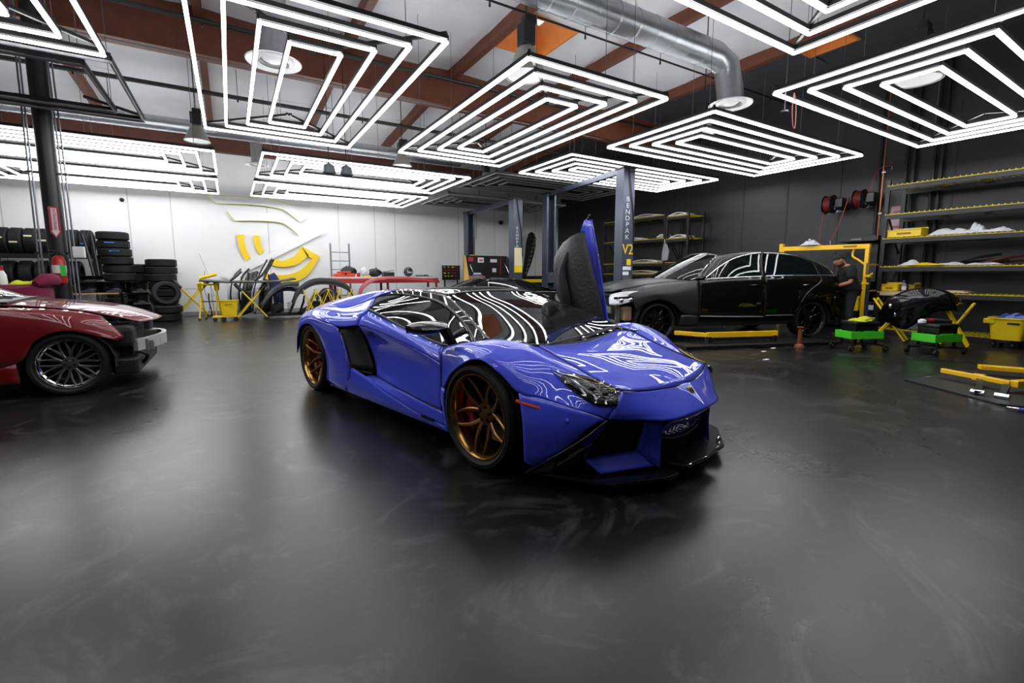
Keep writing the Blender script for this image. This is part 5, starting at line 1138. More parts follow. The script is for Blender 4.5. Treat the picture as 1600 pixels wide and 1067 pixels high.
t = thing('parts_tray', 'flat dark tray of parts at the right end of the workbench', 'tray', (5.2, 14.0, 1.12)); obj('tray_base', MB().box(4.95, 5.5, 13.8, 14.2, 1.122, 1.135), steel_d, t); obj('tray_part', MB().box(5.0, 5.2, 13.85, 14.0, 1.136, 1.18), grey_m, t); obj('tray_part', MB().bar((5.25, 13.9, 1.16), (5.45, 14.1, 1.16), .04, .04), black_m, t)

# display board, tool board, banner
t = thing('price_board', 'small black board with coloured writing standing at the white wall', 'board', (7.05, 15.9, 0))
obj('board_face', MB().box(6.70, 7.42, 15.86, 15.90, .98, 1.52), black_m, t, bevel=.005); obj('board_leg', MB().box(6.78, 6.82, 15.86, 15.92, 0, .98), black_m, t); obj('board_leg', MB().box(7.30, 7.34, 15.86, 15.92, 0, .98), black_m, t)
rnd = random.Random(4)
for i in range(16):
    x = 6.75 + .15 * (i % 4) + rnd.random() * .04; z = 1.46 - .11 * (i // 4)
    obj('written_mark', MB().box(x, x + .05 + rnd.random() * .06, 15.855, 15.86, z - .02, z + .015), [yel_t, paper, red_p, yel_t][rnd.randrange(4)], t)
t = thing('tool_board', 'open black tool cabinet with pasted labels behind the blue car roof', 'tool cabinet', (6.8, 12.2, 0))
obj('cabinet_body', MB().box(5.95, 7.5, 12.05, 12.6, .05, .95), black_m, t, bevel=.01)
obj('back_board', MB().box(5.95, 7.45, 12.45, 12.5, .95, 1.76), mat('board_black', (14, 14, 15), .6), t)
obj('side_board', MB().add([(5.95, 12.45, .95), (5.95, 12.05, .95), (5.99, 12.42, 1.76), (5.95, 12.45, 1.76)], [(0, 1, 2, 3)]), mat('cardboard', (196, 158, 84)), t, solid=.02)
obj('side_board', MB().add([(7.45, 12.45, .95), (7.62, 12.05, .95), (7.45, 12.42, 1.76)], [(0, 1, 2)]), black_m, t, solid=.02)
obj('yellow_edge', MB().box(6.15, 6.4, 12.43, 12.45, 1.76, 1.775), yel_t, t)
for x0, x1, z0, z1, c in ((6.10, 6.26, 1.58, 1.70, mat('sticker_pink', (190, 20, 60), .6)), (6.42, 6.62, 1.55, 1.70, paper), (6.85, 7.08, 1.56, 1.66, paper), (6.92, 7.05, 1.26, 1.38, paper)):
    obj('pasted_label', MB().box(x0, x1, 12.44, 12.45, z0, z1), c, t)
obj('pasted_stripe', MB().box(6.46, 6.58, 12.435, 12.44, 1.60, 1.64), mat('sticker_pink', (190, 20, 60)), t)
obj('hanging_bar', MB().bar((7.22, 12.44, 1.72), (7.20, 12.44, 1.2), .03, .02), red_p, t)
for x in (6.12, 7.35): obj('support_rod', MB().tube([(x, 12.44, 1.55), (x + .08, 12.1, 1.0)], .008, 5), chrome, t)
for k in range(4): obj('drawer', MB().box(6.0, 7.45, 12.03, 12.05, .1 + .2 * k, .27 + .2 * k), steel_d, t, bevel=.004)
t = thing('purple_toy_car', 'small purple and white model on the cardboard box', 'model', (6.25, 12.15, 1.16)); obj('model_body', MB().box(6.1, 6.4, 12.1, 12.2, 1.155, 1.20), mat('model_purple', (110, 90, 170), .4), t, bevel=.015); obj('model_top', MB().box(6.15, 6.35, 12.11, 12.19, 1.20, 1.24), paper, t, bevel=.01)
t = thing('cardboard_box', 'brown cardboard box on the black tool cabinet', 'box', (6.2, 12.2, .96)); obj('box_body', MB().box(5.98, 6.46, 12.06, 12.34, .955, 1.15), mat('box_brown', (150, 122, 100), .8), t, bevel=.004); obj('box_tape', MB().box(6.2, 6.24, 12.055, 12.345, .95, 1.153), mat('tape', (170, 150, 120), .5), t)
t = thing('black_crate', 'low black crate with a white emblem beside the cardboard box', 'crate', (6.9, 12.2, .96)); obj('crate_body', MB().box(6.5, 7.4, 12.08, 12.34, .955, 1.12), black_m, t, bevel=.01)
obj('crate_mark', MB().box(6.62, 6.8, 12.075, 12.08, 1.07, 1.09).box(6.78, 6.8, 12.075, 12.08, 1.02, 1.09).box(6.64, 6.8, 12.075, 12.08, 1.02, 1.04).box(6.62, 6.66, 12.075, 12.08, .98, 1.03), white_t, t)
t = thing('work_gloves', 'pair of yellow work gloves hooked on the crate corner', 'gloves', (7.5, 11.95, 1.0))
for dx in (0, .13):
    palm = obj('glove_palm', MB().box(7.42 + dx, 7.54 + dx, 11.93, 11.97, .86, 1.02), mat('cloth_yellow', (226, 230, 40)), t, bevel=.015)
    for f in range(4): obj('glove_finger', MB().tube([(7.435 + dx + .03 * f, 11.95, .87), (7.44 + dx + .033 * f, 11.95, .76)], [.014, .012], 7), mat('cloth_yellow', (226, 230, 40)), palm, smooth=True)
    obj('glove_thumb', MB().tube([(7.42 + dx, 11.95, .95), (7.38 + dx, 11.95, .87)], [.015, .012], 7), mat('cloth_yellow', (226, 230, 40)), palm, smooth=True)
    obj('glove_cuff', MB().box(7.42 + dx, 7.54 + dx, 11.925, 11.975, 1.02, 1.07), mat('cuff_orange', (220, 110, 30), .7), t, bevel=.01)
t = thing('feather_banner', 'black feather banner with faint writing leaning in the wall corner', 'banner', (10.3, 15.6, 0))
bp_ = [(10.02, 1.0), (10.10, 1.5), (10.18, 2.0), (10.24, 2.5), (10.34, 2.80), (10.48, 2.90), (10.62, 2.84), (10.70, 2.66), (10.70, 2.4), (10.62, 2.0), (10.48, 1.6), (10.34, 1.3), (10.22, 1.0)]
obj('banner_cloth', MB().prism(bp_, 15.6, 15.61, lambda u, v, t_: Vector((u, t_, v))), mat('banner_black', (16, 16, 15), .7), t)
obj('banner_pole', MB().tube([(9.95, 15.62, .02), (10.02, 15.62, 1.0), (10.18, 15.62, 2.0), (10.24, 15.62, 2.5)], .012, 6), grey_m, t)
obj('banner_base', MB().box(9.75, 10.15, 15.45, 15.8, 0, .03), black_m, t)
rnd = random.Random(9)
for k in range(9):
    z = 1.2 + k * .17; x = 10.12 + .055 * k + .02
    obj('banner_mark', MB().bar((x + .03, 15.595, z), (x + .16, 15.595, z + .05), .004, .03).bar((x + .05, 15.595, z + .03), (x + .14, 15.595, z + .11), .004, .025), mat('banner_tan', (120, 115, 84), .7), t)
t = thing('yellow_platform', 'yellow topped low cart behind the lift posts', 'cart', (8.9, 13.0, 0)); obj('cart_top', MB().box(8.3, 9.3, 12.8, 13.4, .92, 1.02), yellow, t, bevel=.02); obj('cart_box', MB().box(8.35, 9.25, 12.85, 13.35, .1, .92), black_m, t)
for x in (8.4, 9.2):
    for y in (12.9, 13.3): obj('caster', MB().lathe([(.001, -.02), (.05, -.02), (.05, .02), (.001, .02)], 12, Matrix.Translation((x, y, .05)) @ Matrix.Rotation(PI / 2, 4, 'X')), rubber, t)
for k, (x, y) in enumerate(((9.9, 12.9),)):
    t = thing('tool_chest', 'tall black tool chest with yellow labels behind the raised door', 'tool chest', (x, y, 0)); obj('chest_body', MB().box(x - .5, x + .5, y - .3, y + .3, .06, 1.5), black_m, t, bevel=.01)
    for q in (.45, .85, 1.25): obj('drawer', MB().box(x - .46, x + .46, y - .32, y - .3, q - .17, q + .17), steel_d, t, bevel=.004)
    for q in (.62, 1.36): obj('yellow_label', MB().box(x - .40, x - .05, y - .33, y - .32, q - .06, q + .05), yel_t, t)
    obj('plinth', MB().box(x - .48, x + .48, y - .28, y + .28, 0, .06), black_m, t)
# ================================================================ tall shelving on the right wall
rack_m = mat('rack_black', (22, 22, 24), .45); deck = mat('deck_yellow', (216, 190, 30), .5)
def shelving(label, x0, x1, ys, zs, teeth=True):
    t = thing('wire_shelving', label, 'shelving', (x0, ys[0], 0))
    for y in ys:
        for x in (x0, x1): obj('upright', MB().box(x - .025, x + .025, y - .035, y + .035, 0, zs[-1] + .12), rack_m, t)
        obj('side_brace', MB().bar((x0, y, .4), (x1, y, 1.3), .03, .02), rack_m, t); obj('side_brace', MB().bar((x1, y, 1.6), (x0, y, 2.5), .03, .02), rack_m, t)
    for z in zs:
        y0, y1 = min(ys), max(ys)
        b_ = obj('shelf_beam', MB().box(x0 - .03, x0 + .02, y0, y1, z - .09, z), rack_m, t); obj('shelf_beam', MB().box(x1 - .02, x1 + .03, y0, y1, z - .09, z), rack_m, t)
        mb = MB(); n = int((y1 - y0) / .075)
        for i in range(n + 1):
            y = y0 + (y1 - y0) * i / n; mb.bar((x0 - .035, y, z + .006), (x1, y, z + .006), .012, .012)
            if teeth: mb.bar((x0 - .036, y, z - .005), (x0 - .036, y, z + .022), .014, .01)
        for x in (x0 - .03, x0 + .2, x0 + .4, x0 + .6, x1): mb.bar((x, y0, z - .002), (x, y1, z - .002), .01, .012)
        tag(obj('wire_deck', mb, deck, t), kind='stuff')
        for q in range(1, int((y1 - y0) / .6)): obj('deck_support', MB().box(x0, x1, y0 + q * .6 - .03, y0 + q * .6 + .03, z - .035, z - .008), deck, t)
    return t
shelving('tall black shelving with yellow wire decks at the right edge', 11.3, 12.1, (4.06, 1.62, -.8), (.1, .84, 1.35, 1.91, 2.38, 2.94))
shelving('black shelving with yellow wire decks behind the lettered lift post', 11.5, 12.2, (12.4, 9.75), (1.2, 1.55, 2.30, 3.0), teeth=False)
shelving('narrow extension of the rear shelving toward the sedan roof', 11.5, 12.2, (9.66, 8.9), (1.2, 1.55, 2.26, 2.92), teeth=False)
def clothlike(label, x, y, z, rx, ry, h, seed, m=white_cl, name='shop_rag', cat='rag'):
    t = thing(name, label, cat, (x, y, z)); obj('rag_fold', crumple(x, y, z, rx, ry, h, seed), m, t, smooth='all', solid=.008)
    obj('rag_corner', crumple(x - rx * .4, y - ry * .5, z, rx * .5, ry * .5, h * .8, seed + 7, 9), m, t, smooth='all', solid=.008)
clothlike('white rag heap in the middle of the third shelf from the top', 11.45, 3.10, 1.93, .15, .28, .14, 1)
clothlike('white rag with a raised corner beside the rag heap on the third shelf', 11.4, 2.74, 1.93, .12, .12, .24, 2)
clothlike('flat white rag at the right on the third shelf', 11.4, 2.48, 1.93, .12, .2, .12, 3)
clothlike('grey rag at the left end of the fourth shelf', 11.4, 3.62, 1.37, .12, .16, .12, 4)
clothlike('small grey rag in the middle of the fourth shelf', 11.4, 3.05, 1.37, .1, .2, .07, 5)
clothlike('thin grey rag lying right of the middle on the fourth shelf', 11.4, 2.6, 1.37, .1, .22, .05, 6)
clothlike('bright yellow cloth hanging over the edge of the fourth shelf', 11.33, 3.35, 1.372, .12, .26, .05, 8, yellow_pl, 'yellow_cloth', 'cloth')
obj_ = None
for i, (y, z, l_) in enumerate(((2.35, 1.39, 'dark red bundle at the right end of the fourth shelf'), (2.75, 1.40, 'long black moulding lying behind the rags on the fourth shelf'))):
    t = thing('trim_part', l_, 'car part', (11.7, y, z)); m_ = mat('dark_red_part', (70, 14, 18), .5) if i == 0 else dk
    obj('strip', MB().tube(cr([(11.5, y + .3, z), (11.6, y, z + .1), (11.7, y - .3, z + .16)], 10), .03, 6), m_, t, smooth=True); obj('strip', MB().tube(cr([(11.6, y + .2, z), (11.75, y, z + .04), (11.7, y - .4, z + .05)], 10), .025, 6), m_, t, smooth=True)
def bin_(label, x, y, z, dx, dy, h, m=yellow_pl):
    t = thing('parts_bin', label, 'bin', (x, y, z))
    P = [(0, 0), (dx, 0), (dx, dy), (0, dy)]
    obj('bin_body', MB().box(x, x + dx, y, y + dy, z, z + .012).box(x, x + .012, y, y + dy, z, z + h * .7).box(x + dx - .012, x + dx, y, y + dy, z, z + h).box(x, x + dx, y, y + .012, z, z + h * .85).box(x, x + dx, y + dy - .012, y + dy, z, z + h * .85), m, t, bevel=.004)
    obj('bin_lip', MB().box(x - .015, x + .012, y, y + dy, z + h * .66, z + h * .74), m, t, bevel=.003)
    obj('label_holder', MB().box(x - .006, x, y + dy * .3, y + dy * .7, z + h * .25, z + h * .45), mat('mark_brown', (150, 110, 20)), t)
    return t
bin_('long yellow bin full of white rags at the left end of the third shelf', 11.32, 3.48, 1.93, .35, .54, .19)
clothlike('white rags poking out of the long yellow bin', 11.45, 3.78, 2.02, .1, .2, .12, 12)
bin_('yellow bin at the left end of the waist high shelf', 11.32, 3.76, .865, .3, .28, .17)
bin_('narrow dark yellow bin beside the purple spray bottle', 11.34, 3.50, .865, .3, .10, .17, mat('bin_ochre', (150, 130, 20), .5))
t = thing('detail_spray', 'purple and white spray bottle between the two yellow bins', 'bottle', (11.4, 3.68, .86))
e = Matrix.Translation((11.40, 3.685, .865)); obj('bottle_body', MB().lathe([(.001, 0), (.04, 0), (.04, .14), (.015, .18), (.001, .18)], 16, e), mat('bottle_lilac', (120, 110, 150), .4), t, smooth=True); obj('spray_head', MB().box(-.05, .02, -.013, .013, .18, .22, e), mat('model_purple', (110, 90, 170)), t, bevel=.004); obj('bottle_label', MB().lathe([(.041, .03), (.041, .1)], 16, e), paper, t)
t = thing('card_sheets', 'pale cardboard sheets lying on the waist high shelf beside the black bumper', 'cardboard', (11.5, 2.9, .87)); obj('card_sheet', MB().box(11.27, 11.7, 2.72, 3.2, .865, .885), mat('cardboard_pale', (205, 185, 150), .8), t); obj('card_sheet', MB().box(11.28, 11.65, 2.78, 3.28, .886, .900), mat('cardboard_pale', (205, 185, 150)), t)
t = thing('card_strip', 'pale cardboard strip along the shelf edge under the yellow bins', 'cardboard', (11.3, 3.8, .8)); obj('strip_face', MB().box(11.24, 11.262, 3.5, 4.02, .78, .855), mat('cardboard_pale', (205, 185, 150)), t); obj('strip_fold', MB().box(11.24, 11.33, 3.5, 4.02, .855, .862), mat('cardboard_pale', (205, 185, 150)), t)
for k, (y, z, ry, l_) in enumerate(((10.6, 3.02, .6, 'flat white panel on the top shelf of the rear shelving'), (9.3, 2.94, .32, 'flat white panel on the top of the shelving extension'), (11.2, 2.32, .5, 'white panel on the middle rear shelf near the lift post'), (9.9, 2.33, .14, 'small white part on the middle rear shelf'), (9.25, 2.28, .3, 'thin white panel on the middle shelf of the extension'), (10.6, 1.57, .6, 'white folded panel on the lower rear shelf'), (10.7, 1.22, .8, 'cream panel on the lowest rear shelf'))):
    t = thing('stored_panel', l_, 'panel', (11.8, y, z)); m_ = white_p if k < 6 else mat('panel_cream', (206, 196, 168), .6)
    obj('panel_skin', MB().grid(surf([[(11.5, y - ry, z + .02), (11.5, y, z + .09), (11.5, y + ry, z + .03)], [(11.9, y - ry, z + .03), (11.9, y, z + .11), (11.9, y + ry, z + .04)]], 9, 4)), m_, t, smooth='all', solid=.02)
    obj('panel_edge', MB().bar((11.49, y - ry, z + .015), (11.49, y + ry, z + .02), .02, .02), m_, t)
t = thing('hanging_bag', 'white bag hanging at the front upright of the rear shelving', 'bag', (11.45, 9.72, 1.9)); obj('bag_body', MB().prism([(-.10, 0), (.12, .02), (.16, .3), (.06, .52), (-.02, .54), (-.08, .3)], 0, .06, lambda u, v, t_: Vector((11.40 + t_, 9.66 - u, 1.60 + v))), mat('bag_grey', (150, 152, 158), .8), t, bevel=.02); obj('bag_handle', MB().tube([(11.43, 9.66, 2.12), (11.45, 9.70, 2.26)], .008, 5), white_p, t)
# hose reels
def reel(label, y, z):
    t = thing('hose_reel', label, 'hose reel', (11.95, y, z)); M = Matrix.Translation((11.95, y, z)) @ Matrix.Rotation(PI / 2, 4, 'X')
    obj('reel_drum', MB().lathe([(.05, -.09), (.21, -.09), (.21, -.075), (.07, -.07), (.07, .07), (.21, .075), (.21, .09), (.05, .09)], 26, M), black_m, t, smooth=30)
    for k in range(5): obj('hose_coil', MB().lathe([(.165 + .02 * math.cos(a), -.055 + .027 * k + .014 * math.sin(a)) for a in [2 * PI * q / 8 for q in range(8)]], 26, M, ring=True), mat('hose_red', (110, 30, 26), .5), t, smooth=True)
    obj('wall_bracket', MB().box(11.95, 12.39, y - .13, y - .10, z - .12, z + .12).box(12.36, 12.39, y - .13, y + .13, z - .15, z + .15), grey_m, t); obj('guide_arm', MB().bar((11.95, y - .14, z), (11.75, y - .14, z + .16), .03, .03), black_m, t)
    obj('motor_housing', MB().box(11.85, 12.05, y - .30, y - .14, z - .1, z + .12), black_m, t, bevel=.02)
    return t
reel('red hose reel farther from the shelving on the black wall', 5.40, 2.80); reel('red hose reel nearer to the tall shelving on the black wall', 4.80, 2.84)
red_h = mat('hose_thin_red', (150, 50, 44), .5)
for l_, pts in (('thin red hose hanging straight down from the left reel', [(11.85, 5.46, 2.62), (11.82, 5.50, 2.2), (11.8, 5.46, 1.86)]), ('thin red hose slanting down from the right reel', [(11.85, 4.98, 2.9), (11.8, 5.05, 2.5), (11.75, 5.12, 2.2), (11.7, 5.2, 1.95)]), ('thin red hose looping up from the right reel to the pipe', [(11.9, 4.62, 2.9), (11.9, 4.56, 3.2), (11.95, 4.50, 3.42), (12.1, 4.32, 3.48)])):
    t = thing('air_hose', l_, 'hose', pts[0]); obj('hose_line', MB().tube(cr(pts, 16), .010, 6), red_h, t, smooth=True); obj('hose_fitting', MB().tube([pts[-1], (pts[-1][0], pts[-1][1], pts[-1][2] - .07)], .016, 6), chrome, t)
t = thing('copper_pipe', 'copper pipe running up the end of the tall shelving', 'pipe', (11.22, 4.12, 1.9)); obj('pipe_run', MB().tube([(11.22, 4.14, 1.9), (11.22, 4.14, 5.6)], .013, 8), mat('copper', (150, 88, 56), .35, .7), t, smooth=True)
for z in (2.4, 3.2): obj('pipe_clip', MB().box(11.2, 11.27, 4.10, 4.16, z, z + .03), grey_m, t)
t = thing('wall_pipes', 'black vertical pipes on the wall behind the tall shelving', 'pipe', (12.3, 3.9, 0))
for y in (4.62, 4.15, 4.02, 3.7, 3.58): obj('pipe_run', MB().tube([(12.32, y, 0), (12.32, y, 5.4)], .03, 8), black_m, t, smooth=True)
obj('pipe_bridge', MB().tube([(12.3, 4.62, 3.5), (12.0, 4.3, 3.52)], .015, 6), grey_m, t)
t = thing('wall_notice', 'pale notice sheet on the wall behind the shelving end', 'notice', (12.37, 4.28, 2.3)); obj('sheet', MB().box(12.365, 12.37, 4.16, 4.36, 2.12, 2.66), mat('notice_pink', (190, 160, 165), .7), t); obj('notice_print', MB().box(12.36, 12.364, 4.2, 4.32, 2.2, 2.24).box(12.36, 12.364, 4.2, 4.32, 2.4, 2.44).box(12.36, 12.364, 4.2, 4.32, 2.52, 2.56), mat('sign_red', (150, 22, 44)), t)
# yellow gantry frame
t = thing('gantry_frame', 'yellow steel frame standing behind the mechanic', 'frame', (11.0, 4.2, 0))
obj('top_beam', MB().bar((11.0, 5.88, 1.78), (11.0, 4.16, 1.76), .08, .10), safety, t, bevel=.008)
obj('front_leg', MB().bar((11.0, 4.20, 0), (11.0, 4.20, 1.80), .07, .07), safety, t, bevel=.008)
obj('rear_leg', MB().bar((11.0, 5.86, 0), (11.0, 5.86, 1.76), .07, .07), safety, t, bevel=.008)
obj('end_plate', MB().box(10.95, 11.05, 5.86, 5.94, 1.70, 1.90), safety, t, bevel=.01)
obj('brace', MB().tube(cr([(11.0, 4.44, 1.72), (11.0, 4.46, 1.58), (11.0, 4.36, 1.50), (11.0, 4.23, 1.40)], 10), .02, 8), safety, t, smooth=True)
obj('rear_frame_rail', MB().bar((11.75, 4.22, 1.40), (11.0, 4.22, 1.40), .03, .03), safety, t); obj('side_upright', MB().bar((11.75, 4.22, 0), (11.75, 4.22, 1.74), .04, .04), safety, t); obj('rear_frame_rail', MB().bar((11.75, 4.22, .86), (11.0, 4.22, .86), .03, .03), safety, t)
obj('beam_mark', MB().box(10.952, 10.958, 4.38, 4.62, 1.755, 1.79), mat('mark_brown', (150, 110, 20)), t)
t = thing('white_bag', 'white plastic bag of rags lying on the yellow frame', 'bag', (11.0, 5.28, 1.83)); obj('bag_body', crumple(11.02, 5.28, 1.832, .13, .17, .15, 21), white_cl, t, smooth='all', solid=.01); obj('bag_knot', MB().ball((10.98, 5.3, 1.95), .03), white_cl, t, smooth=True)
t = thing('equipment_case', 'flat black equipment case on the top of the wall cabinet by the shelving', 'case', (11.9, 4.7, 1.9)); obj('case_body', MB().box(11.6, 12.2, 4.30, 5.0, 1.90, 2.02), black_m, t, bevel=.01); obj('case_handle', MB().bar((11.58, 4.55, 1.95), (11.58, 4.75, 1.95), .02, .02), grey_m, t)
t = thing('wall_cabinet', 'tall black cabinet standing behind the yellow frame', 'cabinet', (11.9, 4.8, 0)); obj('cabinet_body', MB().box(11.65, 12.3, 4.35, 5.6, .05, 1.05), black_m, t, bevel=.01); obj('cabinet_door', MB().box(11.63, 11.65, 4.4, 4.95, .1, 1.0), steel_d, t); obj('cabinet_door', MB().box(11.63, 11.65, 4.98, 5.55, .1, 1.0), steel_d, t)
obj('riser', MB().box(12.0, 12.3, 4.4, 5.0, 1.05, 1.90), black_m, t)
t = thing('yellow_crate', 'yellow crate on the floor shelf behind the black pole', 'crate', (11.5, 4.6, .45)); obj('crate_body', MB().box(11.35, 11.6, 4.42, 4.75, .42, .72), yellow_pl, t, bevel=.01); obj('crate_lip', MB().box(11.33, 11.62, 4.40, 4.77, .70, .73), yellow_pl, t); obj('crate_stand', MB().box(11.37, 11.6, 4.44, 4.73, 0, .42), black_m, t)
t = thing('grey_storage_tub', 'pale grey tub on the bottom shelf of the tall shelving', 'tub', (11.5, 3.6, .12)); tub(11.55, 3.6, .125, .15, .22, .19, .26, .34, mat('tub_grey', (104, 106, 116), .6), t); obj('tub_rim', MB().box(11.34, 11.76, 3.32, 3.88, .455, .475), mat('tub_grey', (104, 106, 116)), t, bevel=.005)
t = thing('red_tool_case', 'small black case with red badge on the bottom shelf', 'case', (11.45, 4.15, .12)); obj('case_body', MB().box(11.4, 11.62, 4.12, 4.32, .0, .62), black_m, t, bevel=.01); obj('case_badge', MB().box(11.39, 11.4, 4.16, 4.28, .46, .56), paper, t); obj('case_badge', MB().box(11.39, 11.4, 4.18, 4.26, .28, .33), mat('badge_red', (200, 40, 30), .5), t)
# polisher pole stand by the mechanic
t = thing('pole_stand', 'dark pole stand with yellow clamps between the mechanic and yellow frame', 'stand', (10.6, 4.0, 0))
obj('pole', MB().tube([(10.62, 3.98, .03), (10.62, 4.0, .7), (10.62, 4.0, 1.12)], [.035, .035, .03], 10), mat('pole_slate', (44, 50, 62), .4), t, smooth=True)
obj('inner_rod', MB().tube([(10.62, 4.04, 1.1), (10.62, 4.05, 1.42)], .015, 8), grey_m, t); obj('pole_clamp', MB().box(10.57, 10.67, 3.96, 4.08, 1.14, 1.19), yellow_pl, t, bevel=.008); obj('pole_clamp', MB().box(10.57, 10.67, 3.98, 4.10, 1.0, 1.04), yellow_pl, t, bevel=.008); obj('clamp_arm', MB().bar((10.6, 4.0, 1.16), (10.55, 3.92, 1.22), .02, .03), yellow_pl, t)
for a in (0.3, 2.4, 4.5): obj('stand_foot', MB().bar((10.62, 3.98, .04), (10.62 + .2 * math.cos(a), 3.98 + .2 * math.sin(a), .02), .04, .03), black_m, t)
# black bumper shell on X stands
xstand('yellow folding X stand at the left under the glossy black bumper', 9.98, 3.36, R(-80), .50, .78, .3, None)
xstand('yellow folding X stand at the right under the glossy black bumper', 10.05, 2.52, R(-80), .36, .74, .25, None)
t = thing('bumper_shell', 'glossy black car bumper resting upright on two yellow X stands', 'car part', (9.8, 2.95, .3))
hull = []
for (y, z0, z1, x) in ((3.46, .46, .56, 9.78), (3.40, .40, .74, 9.72), (3.25, .33, .86, 9.66), (3.05, .28, .95, 9.62), (2.85, .45, .98, 9.62), (2.68, .60, .96, 9.65), (2.54, .62, .88, 9.70), (2.46, .62, .74, 9.76)):
    hull.append([Vector((x + .30, y, z1 - .03)), Vector((x + .10, y, z1)), Vector((x, y, z1 - .03 - .3 * (z1 - z0) * .3)), Vector((x - .02, y, (z0 + z1) / 2)), Vector((x + .04, y, z0))])
obj('shell_skin', MB().grid(surf(hull, 15, 25)), gloss_k, t, smooth='all', solid=.012)
obj('lamp_recess', MB().ball((9.63, 3.12, .70), .02, .05, .05), chrome, t, smooth=True); obj('clip_bracket', MB().ball((9.64, 3.28, .66), .015, .03, .04), chrome, t, smooth=True); obj('clip_bracket', MB().ball((9.64, 3.20, .52), .015, .025, .05), chrome, t, smooth=True); 

# rolling seat carts
green = mat('tray_green', (74, 205, 44), .45)
def cart(label, x, y, rz, top):
    t = thing('rolling_tool_seat', label, 'cart', (0, 0, 0))
    obj('seat_pad', MB().box(-.20, .20, -.16, .16, .40, .46), black_m, t, bevel=.02)
    obj('seat_box', MB().box(-.18, .18, -.14, .14, .32, .40), plastic_k, t, bevel=.01)
    obj('green_tray', MB().box(-.27, .27, -.17, -.16, .20, .31).box(-.27, .27, .16, .17, .20, .31).box(-.27, -.26, -.17, .17, .20, .31).box(.26, .27, -.17, .17, .20, .31).box(-.27, .27, -.17, .17, .19, .20), green, t, bevel=.006)
    obj('lower_tray', MB().box(-.22, .22, -.15, .15, .10, .12), plastic_k, t, bevel=.008)
    for sx in (-1, 1):
        for sy in (-1, 1):
            obj('leg', MB().bar((sx * .17, sy * .13, .10), (sx * .17, sy * .13, .42), .03, .03), plastic_k, t)
            obj('caster_arm', MB().bar((sx * .15, sy * .1, .10), (sx * .28, sy * .2, .09), .04, .03), plastic_k, t)
            obj('caster', MB().lathe([(.001, -.018), (.04, -.018), (.045, -.01), (.045, .01), (.04, .018), (.001, .018)], 16, Matrix.Translation((sx * .28, sy * .2, .045)) @ Matrix.Rotation(PI / 2, 4, 'X')), rubber, t); obj('caster_hub', MB().tube([(sx * .28, sy * .2 - .021, .045), (sx * .28, sy * .2 + .021, .045)], .014, 8), grey_m, t)
    t.location = (x, y, 0); t.rotation_euler = (0, 0, rz)
    return t
cart('black rolling seat with green tray nearer the mechanic', 8.55, 3.28, R(-28), 0)
cart('black rolling seat with green tray in front of the bumper shell', 9.15, 2.50, R(-18), 0)
t = thing('yellow_towel', 'folded yellow green towel on the rolling seat nearer the mechanic', 'towel', (8.55, 3.28, .46)); obj('towel_fold', crumple(8.55, 3.26, .462, .17, .12, .09, 31), mat('towel_lime', (190, 195, 40), .9), t, smooth='all', solid=.012); obj('towel_edge', MB().tube(cr([(8.4, 3.2, .48), (8.52, 3.1, .52), (8.7, 3.16, .48)], 10), .015, 6), mat('towel_lime', (190, 195, 40)), t, smooth=True)
t = thing('polisher', 'polishing machine with red band lying on the farther rolling seat', 'power tool', (9.15, 2.5, .46)); obj('tool_body', MB().tube([(9.0, 2.62, .50), (9.15, 2.52, .50), (9.32, 2.40, .49)], [.03, .035, .025], 10), mat('pole_slate', (44, 50, 62)), t, smooth=True); obj('tool_head', MB().lathe([(.001, 0), (.05, 0), (.05, .04), (.02, .06), (.001, .06)], 14, Matrix.Translation((8.98, 2.64, .465))), paper, t, smooth=True); obj('red_band', MB().tube([(9.04, 2.595, .50), (9.10, 2.555, .50)], .036, 10), red_p, t)
t = thing('rolling_bin', 'yellow waste bin with blue rags on a wheeled dolly at the right edge', 'bin', (10.8, 2.07, 0))
tub(10.82, 2.07, .14, .17, .18, .20, .22, .36, yellow_pl, t); obj('bin_handle', MB().box(10.62, 10.66, 2.20, 2.34, .40, .48), yellow_pl, t, bevel=.01)
obj('dolly', MB().lathe([(.001, .10), (.19, .10), (.19, .14), (.001, .14)], 20, Matrix.Translation((10.82, 2.07, 0))), black_m, t)
for a in range(4): obj('caster', MB().lathe([(.001, -.015), (.045, -.015), (.045, .015), (.001, .015)], 14, Matrix.Translation((10.82 + .16 * math.cos(a * PI / 2 + .6), 2.07 + .16 * math.sin(a * PI / 2 + .6), .05)) @ Matrix.Rotation(PI / 2, 4, 'X')), rubber, t)
obj('bin_mark', MB().box(10.612, 10.616, 1.92, 2.06, .40, .43), black_m, t)
t = thing('blue_rags', 'blue rags heaped in the yellow waste bin', 'rag', (10.8, 2.05, .5)); obj('rag_fold', crumple(10.82, 2.05, .47, .17, .2, .12, 41), mat('rag_blue', (36, 60, 130), .9), t, smooth='all', solid=.01); obj('rag_fold', crumple(10.76, 1.98, .49, .1, .13, .12, 44), mat('rag_blue_light', (110, 130, 190), .9), t, smooth='all', solid=.01)
